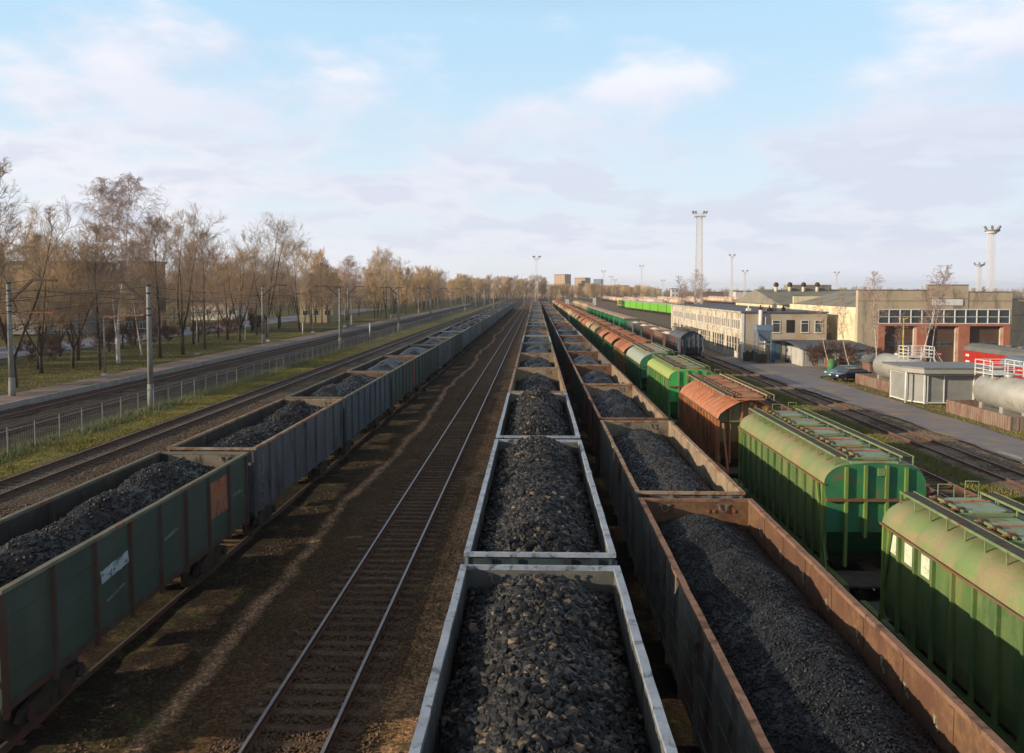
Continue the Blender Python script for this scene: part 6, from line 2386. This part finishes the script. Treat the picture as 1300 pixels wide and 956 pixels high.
for i in range(34):
    x_ = 130 + i * 13 + rnd.uniform(-5, 5)
    y_ = rnd.uniform(860, 1050)
    tree(rnd.choice(['fawn', 'fawn', 'gold1']), x_, y_, rnd.uniform(10, 15), 'low brown tree on the hazy horizon right of the yard', group='trees on the right horizon', z=-1.2)
# birches on the right
BR = [('birch2', 40.4, 100.5, 12.3, 'leaning white birch left of the farther silver tank'), ('birch3', 42.2, 101, 7.5, 'short thin birch between tank and gate'),
      ('birch2', 44.6, 99, 13.0, 'upright white birch rising before the blank sign'), ('birch3', 46.3, 100, 12.5, 'slanting white birch right of the upright one'),
      ('birch3', 36.4, 104, 9.0, 'thin crooked birch in front of the cream wall'), ('birch3', 38.4, 103, 9.5, 'bare young birch beside the small red hut')]
for k, x_, y_, h_, lb in BR:
    tree(k, x_, y_, h_, lb)
for i, (x_, y_, h_) in enumerate(((36.5, 200, 13.5), (38.2, 202, 15), (40, 205, 14), (34.5, 206, 12))):
    tree('birch2', x_, y_, h_, 'pale birch in the tight clump at the foot of the big light mast', group='birches below the big mast')
tree('birch1', 88, 150, 13, 'pinkish birch behind the engine shed at the right edge')
tree('ash1', 95, 158, 12, 'grey bare tree at the extreme right edge behind the shed')
for i, (x_, y_, h_) in enumerate(((34.9, 105, 3.2), (37.2, 106.5, 3.6), (39.6, 107.5, 3.3), (41.8, 104, 3.0), (35.6, 108.2, 2.6), (38.6, 104.4, 2.6))):
    tree('brush', x_, y_, h_, 'leafless reddish shrub in the thicket by the lean-to shed', 'shrub', 'shrubs by the lean-to shed')
for i in range(34):
    x_, y_ = -60.5 + rnd.uniform(-2, 2), 76 + i * 3.4
    tree('brush', x_, y_, rnd.uniform(2.6, 3.6), 'dark reddish leafless shrub in the low hedge along the pale road', 'shrub', 'shrubs of the dark hedge')


def woodland(name, n, xf, hr, mat, seed, label, slivers=700, zoff=0.0):
    r = np.random.default_rng(seed)
    Vs = []
    for i in range(n):
        x, y = xf(r)
        h = r.uniform(*hr)
        k = slivers
        w = h * r.uniform(.22, .3)
        u = r.normal(size=(k, 3))
        u /= np.linalg.norm(u, axis=1, keepdims=True)
        rad = r.random(k) ** .45
        c = u * rad[:, None] * np.array([w, w, h * .45]) + np.array([x, y, h * .56 + zoff])
        d = u * .5 + np.array([0, 0, .9]) + r.normal(0, .35, (k, 3))
        d /= np.linalg.norm(d, axis=1, keepdims=True)
        L = r.uniform(.8, 2.4, k)[:, None]
        a = r.normal(size=(k, 3))
        sd = np.cross(d, a)
        sd /= np.linalg.norm(sd, axis=1, keepdims=True)
        wd = r.uniform(.03, .08, k)[:, None]
        Vs.append(np.stack([c - d * L / 2 - sd * wd, c - d * L / 2 + sd * wd, c + d * L / 2], 1).reshape(-1, 3))
        b = np.array([x, y, zoff])
        t = .25
        Vs.append(np.array([b + [-t, 0, 0], b + [t, 0, 0], b + [0, 0, h * .8], b + [0, -t, 0], b + [0, t, 0], b + [0, 0, h * .8]]))
    V = np.concatenate(Vs)
    o = link(name, np_mesh(name, V, np.arange(len(V)).reshape(-1, 3), mat))
    tag(o, label, 'woodland', kind='stuff')


woodland('far_woodland', 330, lambda r: (r.uniform(-260, -125), r.uniform(110, 640)), (9, 14), 'twig_brown', 41, 'brown leafless woodland filling the horizon behind the left trees')
woodland('far_woodland', 160, lambda r: (r.uniform(-110, -66), r.uniform(330, 800)), (11, 16), 'twig_brown', 42, 'brown woodland behind the golden tree row')
woodland('far_woodland', 260, lambda r: (r.uniform(-120, 130), r.uniform(870, 960)), (11, 16), 'twig_gold', 43, 'golden woodland massed beyond the end of the tracks')
woodland('far_woodland', 420, lambda r: (r.uniform(130, 900), r.uniform(1080, 1350)), (9, 15), 'twig_brown', 44, 'low brown woods along the right horizon', 260, -1.2)


def relabel(group, phrase, shared, count=16):
    obs = [o for o in COL.objects if o.parent is None and o.get('group') == group]

    def sx(o):
        x, y = o.location.x, o.location.y
        return x / max(y, 1)
    obs.sort(key=sx)
    vis = [o for o in obs if -0.655 < sx(o) < 0.6]
    for k, o in enumerate(vis):
        o['label'] = phrase % ORD[k] if k < min(count, len(ORD)) else shared


relabel('bare trees in front of the pale road', 'bare brown tree, %s from the left in the row between lawn and pale road', 'bare brown tree farther right in the row between lawn and pale road')
relabel('bare trees behind the pale road', 'bare tree beyond the pale road, %s from the left of that belt', 'bare tree farther right in the belt beyond the pale road')
relabel('golden trees along the tracks', 'golden bare tree along the tracks, %s from the left of the sunlit row', 'small golden tree in the distant part of the sunlit row along the tracks')
relabel('shrubs of the dark hedge', 'dark reddish shrub, %s from the left in the low hedge by the pale road', 'dark reddish shrub farther right in the low hedge by the pale road')
relabel('shrubs by the lean-to shed', 'leafless reddish shrub, %s from the left in the thicket by the lean-to shed', 'x')
relabel('birches below the big mast', 'pale birch, %s from the left in the clump below the big light mast', 'x')
relabel('bright lime green covered wagons', 'bright lime green covered wagon, %s from the left in the train beyond the office block', 'x')
relabel('sand-coloured hoppers beyond the green box cars', 'sand-coloured arched hopper, %s from the left beyond the green box cars', 'x')

# ------------------------------------------------------------------ grass, weeds, stones
def blades(name, n, xr, yr, hr, w, mat, seed, patchy=True):
    r = np.random.default_rng(seed)
    x = r.uniform(xr[0], xr[1], n)
    y = yr[0] + (yr[1] - yr[0]) * r.random(n) ** 1.35
    if patchy:
        k = vnoise(x * .8 + 500, y * .8 + 500, seed, 3) > r.uniform(-.45, .35, n)
        x, y = x[k], y[k]
        n = len(x)
    z = np.array([gz(v) for v in x]) - .02
    h = r.uniform(hr[0], hr[1], n)
    a = r.uniform(0, PI, n)
    dx, dy = np.cos(a) * w / 2, np.sin(a) * w / 2
    lx, ly = r.normal(0, .35, n) * h, r.normal(0, .35, n) * h
    V = np.stack([np.stack([x - dx, y - dy, z], -1), np.stack([x + dx, y + dy, z], -1), np.stack([x + lx, y + ly, z + h], -1)], 1).reshape(-1, 3)
    F = np.arange(3 * n).reshape(n, 3)
    o = link(name, np_mesh(name, V, F, mat))
    tag(o, kind='stuff')
    return o


o = blades('verge_grass', 70000, (-29.6, -25.7), (28, 130), (.06, .2), .045, 'grass_green', 1)
tag(o, 'short green grass on the verge between the fence and the single track', 'grass')
o = blades('fence_grass', 26000, (-30.0, -28.0), (28, 130), (.2, .5), .04, 'grass_frosty', 2)
tag(o, 'longer pale grass growing along the foot of the mesh fence', 'grass')
o = blades('strip_grass', 50000, (22.2, 24.4), (34, 130), (.06, .22), .04, 'grass_green', 3)
tag(o, 'dark green grass strip between the two rightmost tracks', 'grass')
o = blades('lawn_grass', 50000, (-62, -43.8), (55, 190), (.06, .2), .07, 'grass_green', 4)
tag(o, 'dull lawn under the bare trees on the left', 'grass')
o = blades('weeds', 15000, (-9.6, -6.2), (12, 70), (.03, .14), .025, 'weed_dark', 5)
tag(o, 'sparse dark weeds between the left coal train and the empty track', 'weeds')
o = blades('trackside_weeds', 8000, (-3.9, -2.5), (12, 90), (.03, .12), .025, 'weed_dark', 6)
tag(o, 'olive weeds along the brown strip beside the middle train', 'weeds')
o = blades('bank_grass', 16000, (33.0, 36), (50, 100), (.05, .18), .04, 'grass_green', 7)
tag(o, 'yellowish grass edge between the service road and the tanks', 'grass')


def stones(name, n, xr, yr, s, seed, label):
    r = np.random.default_rng(seed)
    cube = np.array([(-1, -1, -1), (1, -1, -1), (1, 1, -1), (-1, 1, -1), (-.6, -.6, .6), (.6, -.6, .6), (.6, .6, .6), (-.6, .6, .6)], float)
    fc = np.array([(4, 5, 6, 7), (0, 1, 5, 4), (1, 2, 6, 5), (2, 3, 7, 6), (3, 0, 4, 7)])
    x = r.uniform(xr[0], xr[1], n)
    y = yr[0] + (yr[1] - yr[0]) * r.random(n) ** 1.6
    z = np.array([gz(v) for v in x])
    sz = r.uniform(s[0], s[1], n)
    V = cube[None] * (1 + r.uniform(-.35, .35, (n, 8, 3))) * sz[:, None, None]
    a = r.uniform(0, 6.28, n)
    c, s_ = np.cos(a), np.sin(a)
    Vx = V[..., 0] * c[:, None] - V[..., 1] * s_[:, None]
    Vy = V[..., 0] * s_[:, None] + V[..., 1] * c[:, None]
    V = np.stack([Vx + x[:, None], Vy + y[:, None], V[..., 2] * .7 + z[:, None] + .02], -1).reshape(-1, 3)
    F = (fc[None] + (np.arange(n) * 8)[:, None, None]).reshape(-1, 4)
    o = link(name, np_mesh(name, V, F, 'pebble', 4))
    tag(o, label, 'stones', kind='stuff')


stones('ballast_stones', 34000, (-6.6, -3.2), (10, 80), (.012, .035), 21, 'loose brown ballast stones around the empty track')
stones('spilt_coal', 2600, (-2.5, -1.2), (10, 60), (.008, .03), 31, 'coal bits spilt along the foot of the middle train')
bpy.data.objects['spilt_coal'].data.materials[0] = MATS['coal_fine']
stones('ground_stones', 9000, (-9.5, -1.6), (10, 70), (.01, .03), 22, 'scattered small stones on the brown ground')
stones('gravel', 14000, (-26.0, -20.5), (28, 110), (.02, .045), 23, 'grey gravel of the single left track')
stones('yard_stones', 7000, (22, 28.5), (34, 110), (.015, .04), 24, 'stones on the dirt beside the service road')


# ------------------------------------------------------------------ air
hz_m = bpy.data.materials.new('haze_air')
hz_m.use_nodes = True
hz_m.node_tree.nodes.clear()
hv_ = nd(hz_m.node_tree, 'ShaderNodeVolumePrincipled')
hv_.inputs['Color'].default_value = (0.86, 0.90, 1.0, 1)
hv_.inputs['Density'].default_value = 0.00013
hv_.inputs['Anisotropy'].default_value = 0.2
ho_ = nd(hz_m.node_tree, 'ShaderNodeOutputMaterial')
lk(hz_m.node_tree, hv_.outputs[0], ho_.inputs['Volume'])
MATS['haze_air'] = hz_m
m = MB()
m.box(-3100, 3100, -500, 5100, -2.6, 46, 'haze_air')
tag(m.build('haze'), 'thin pale winter air over the whole rail yard', kind='stuff')
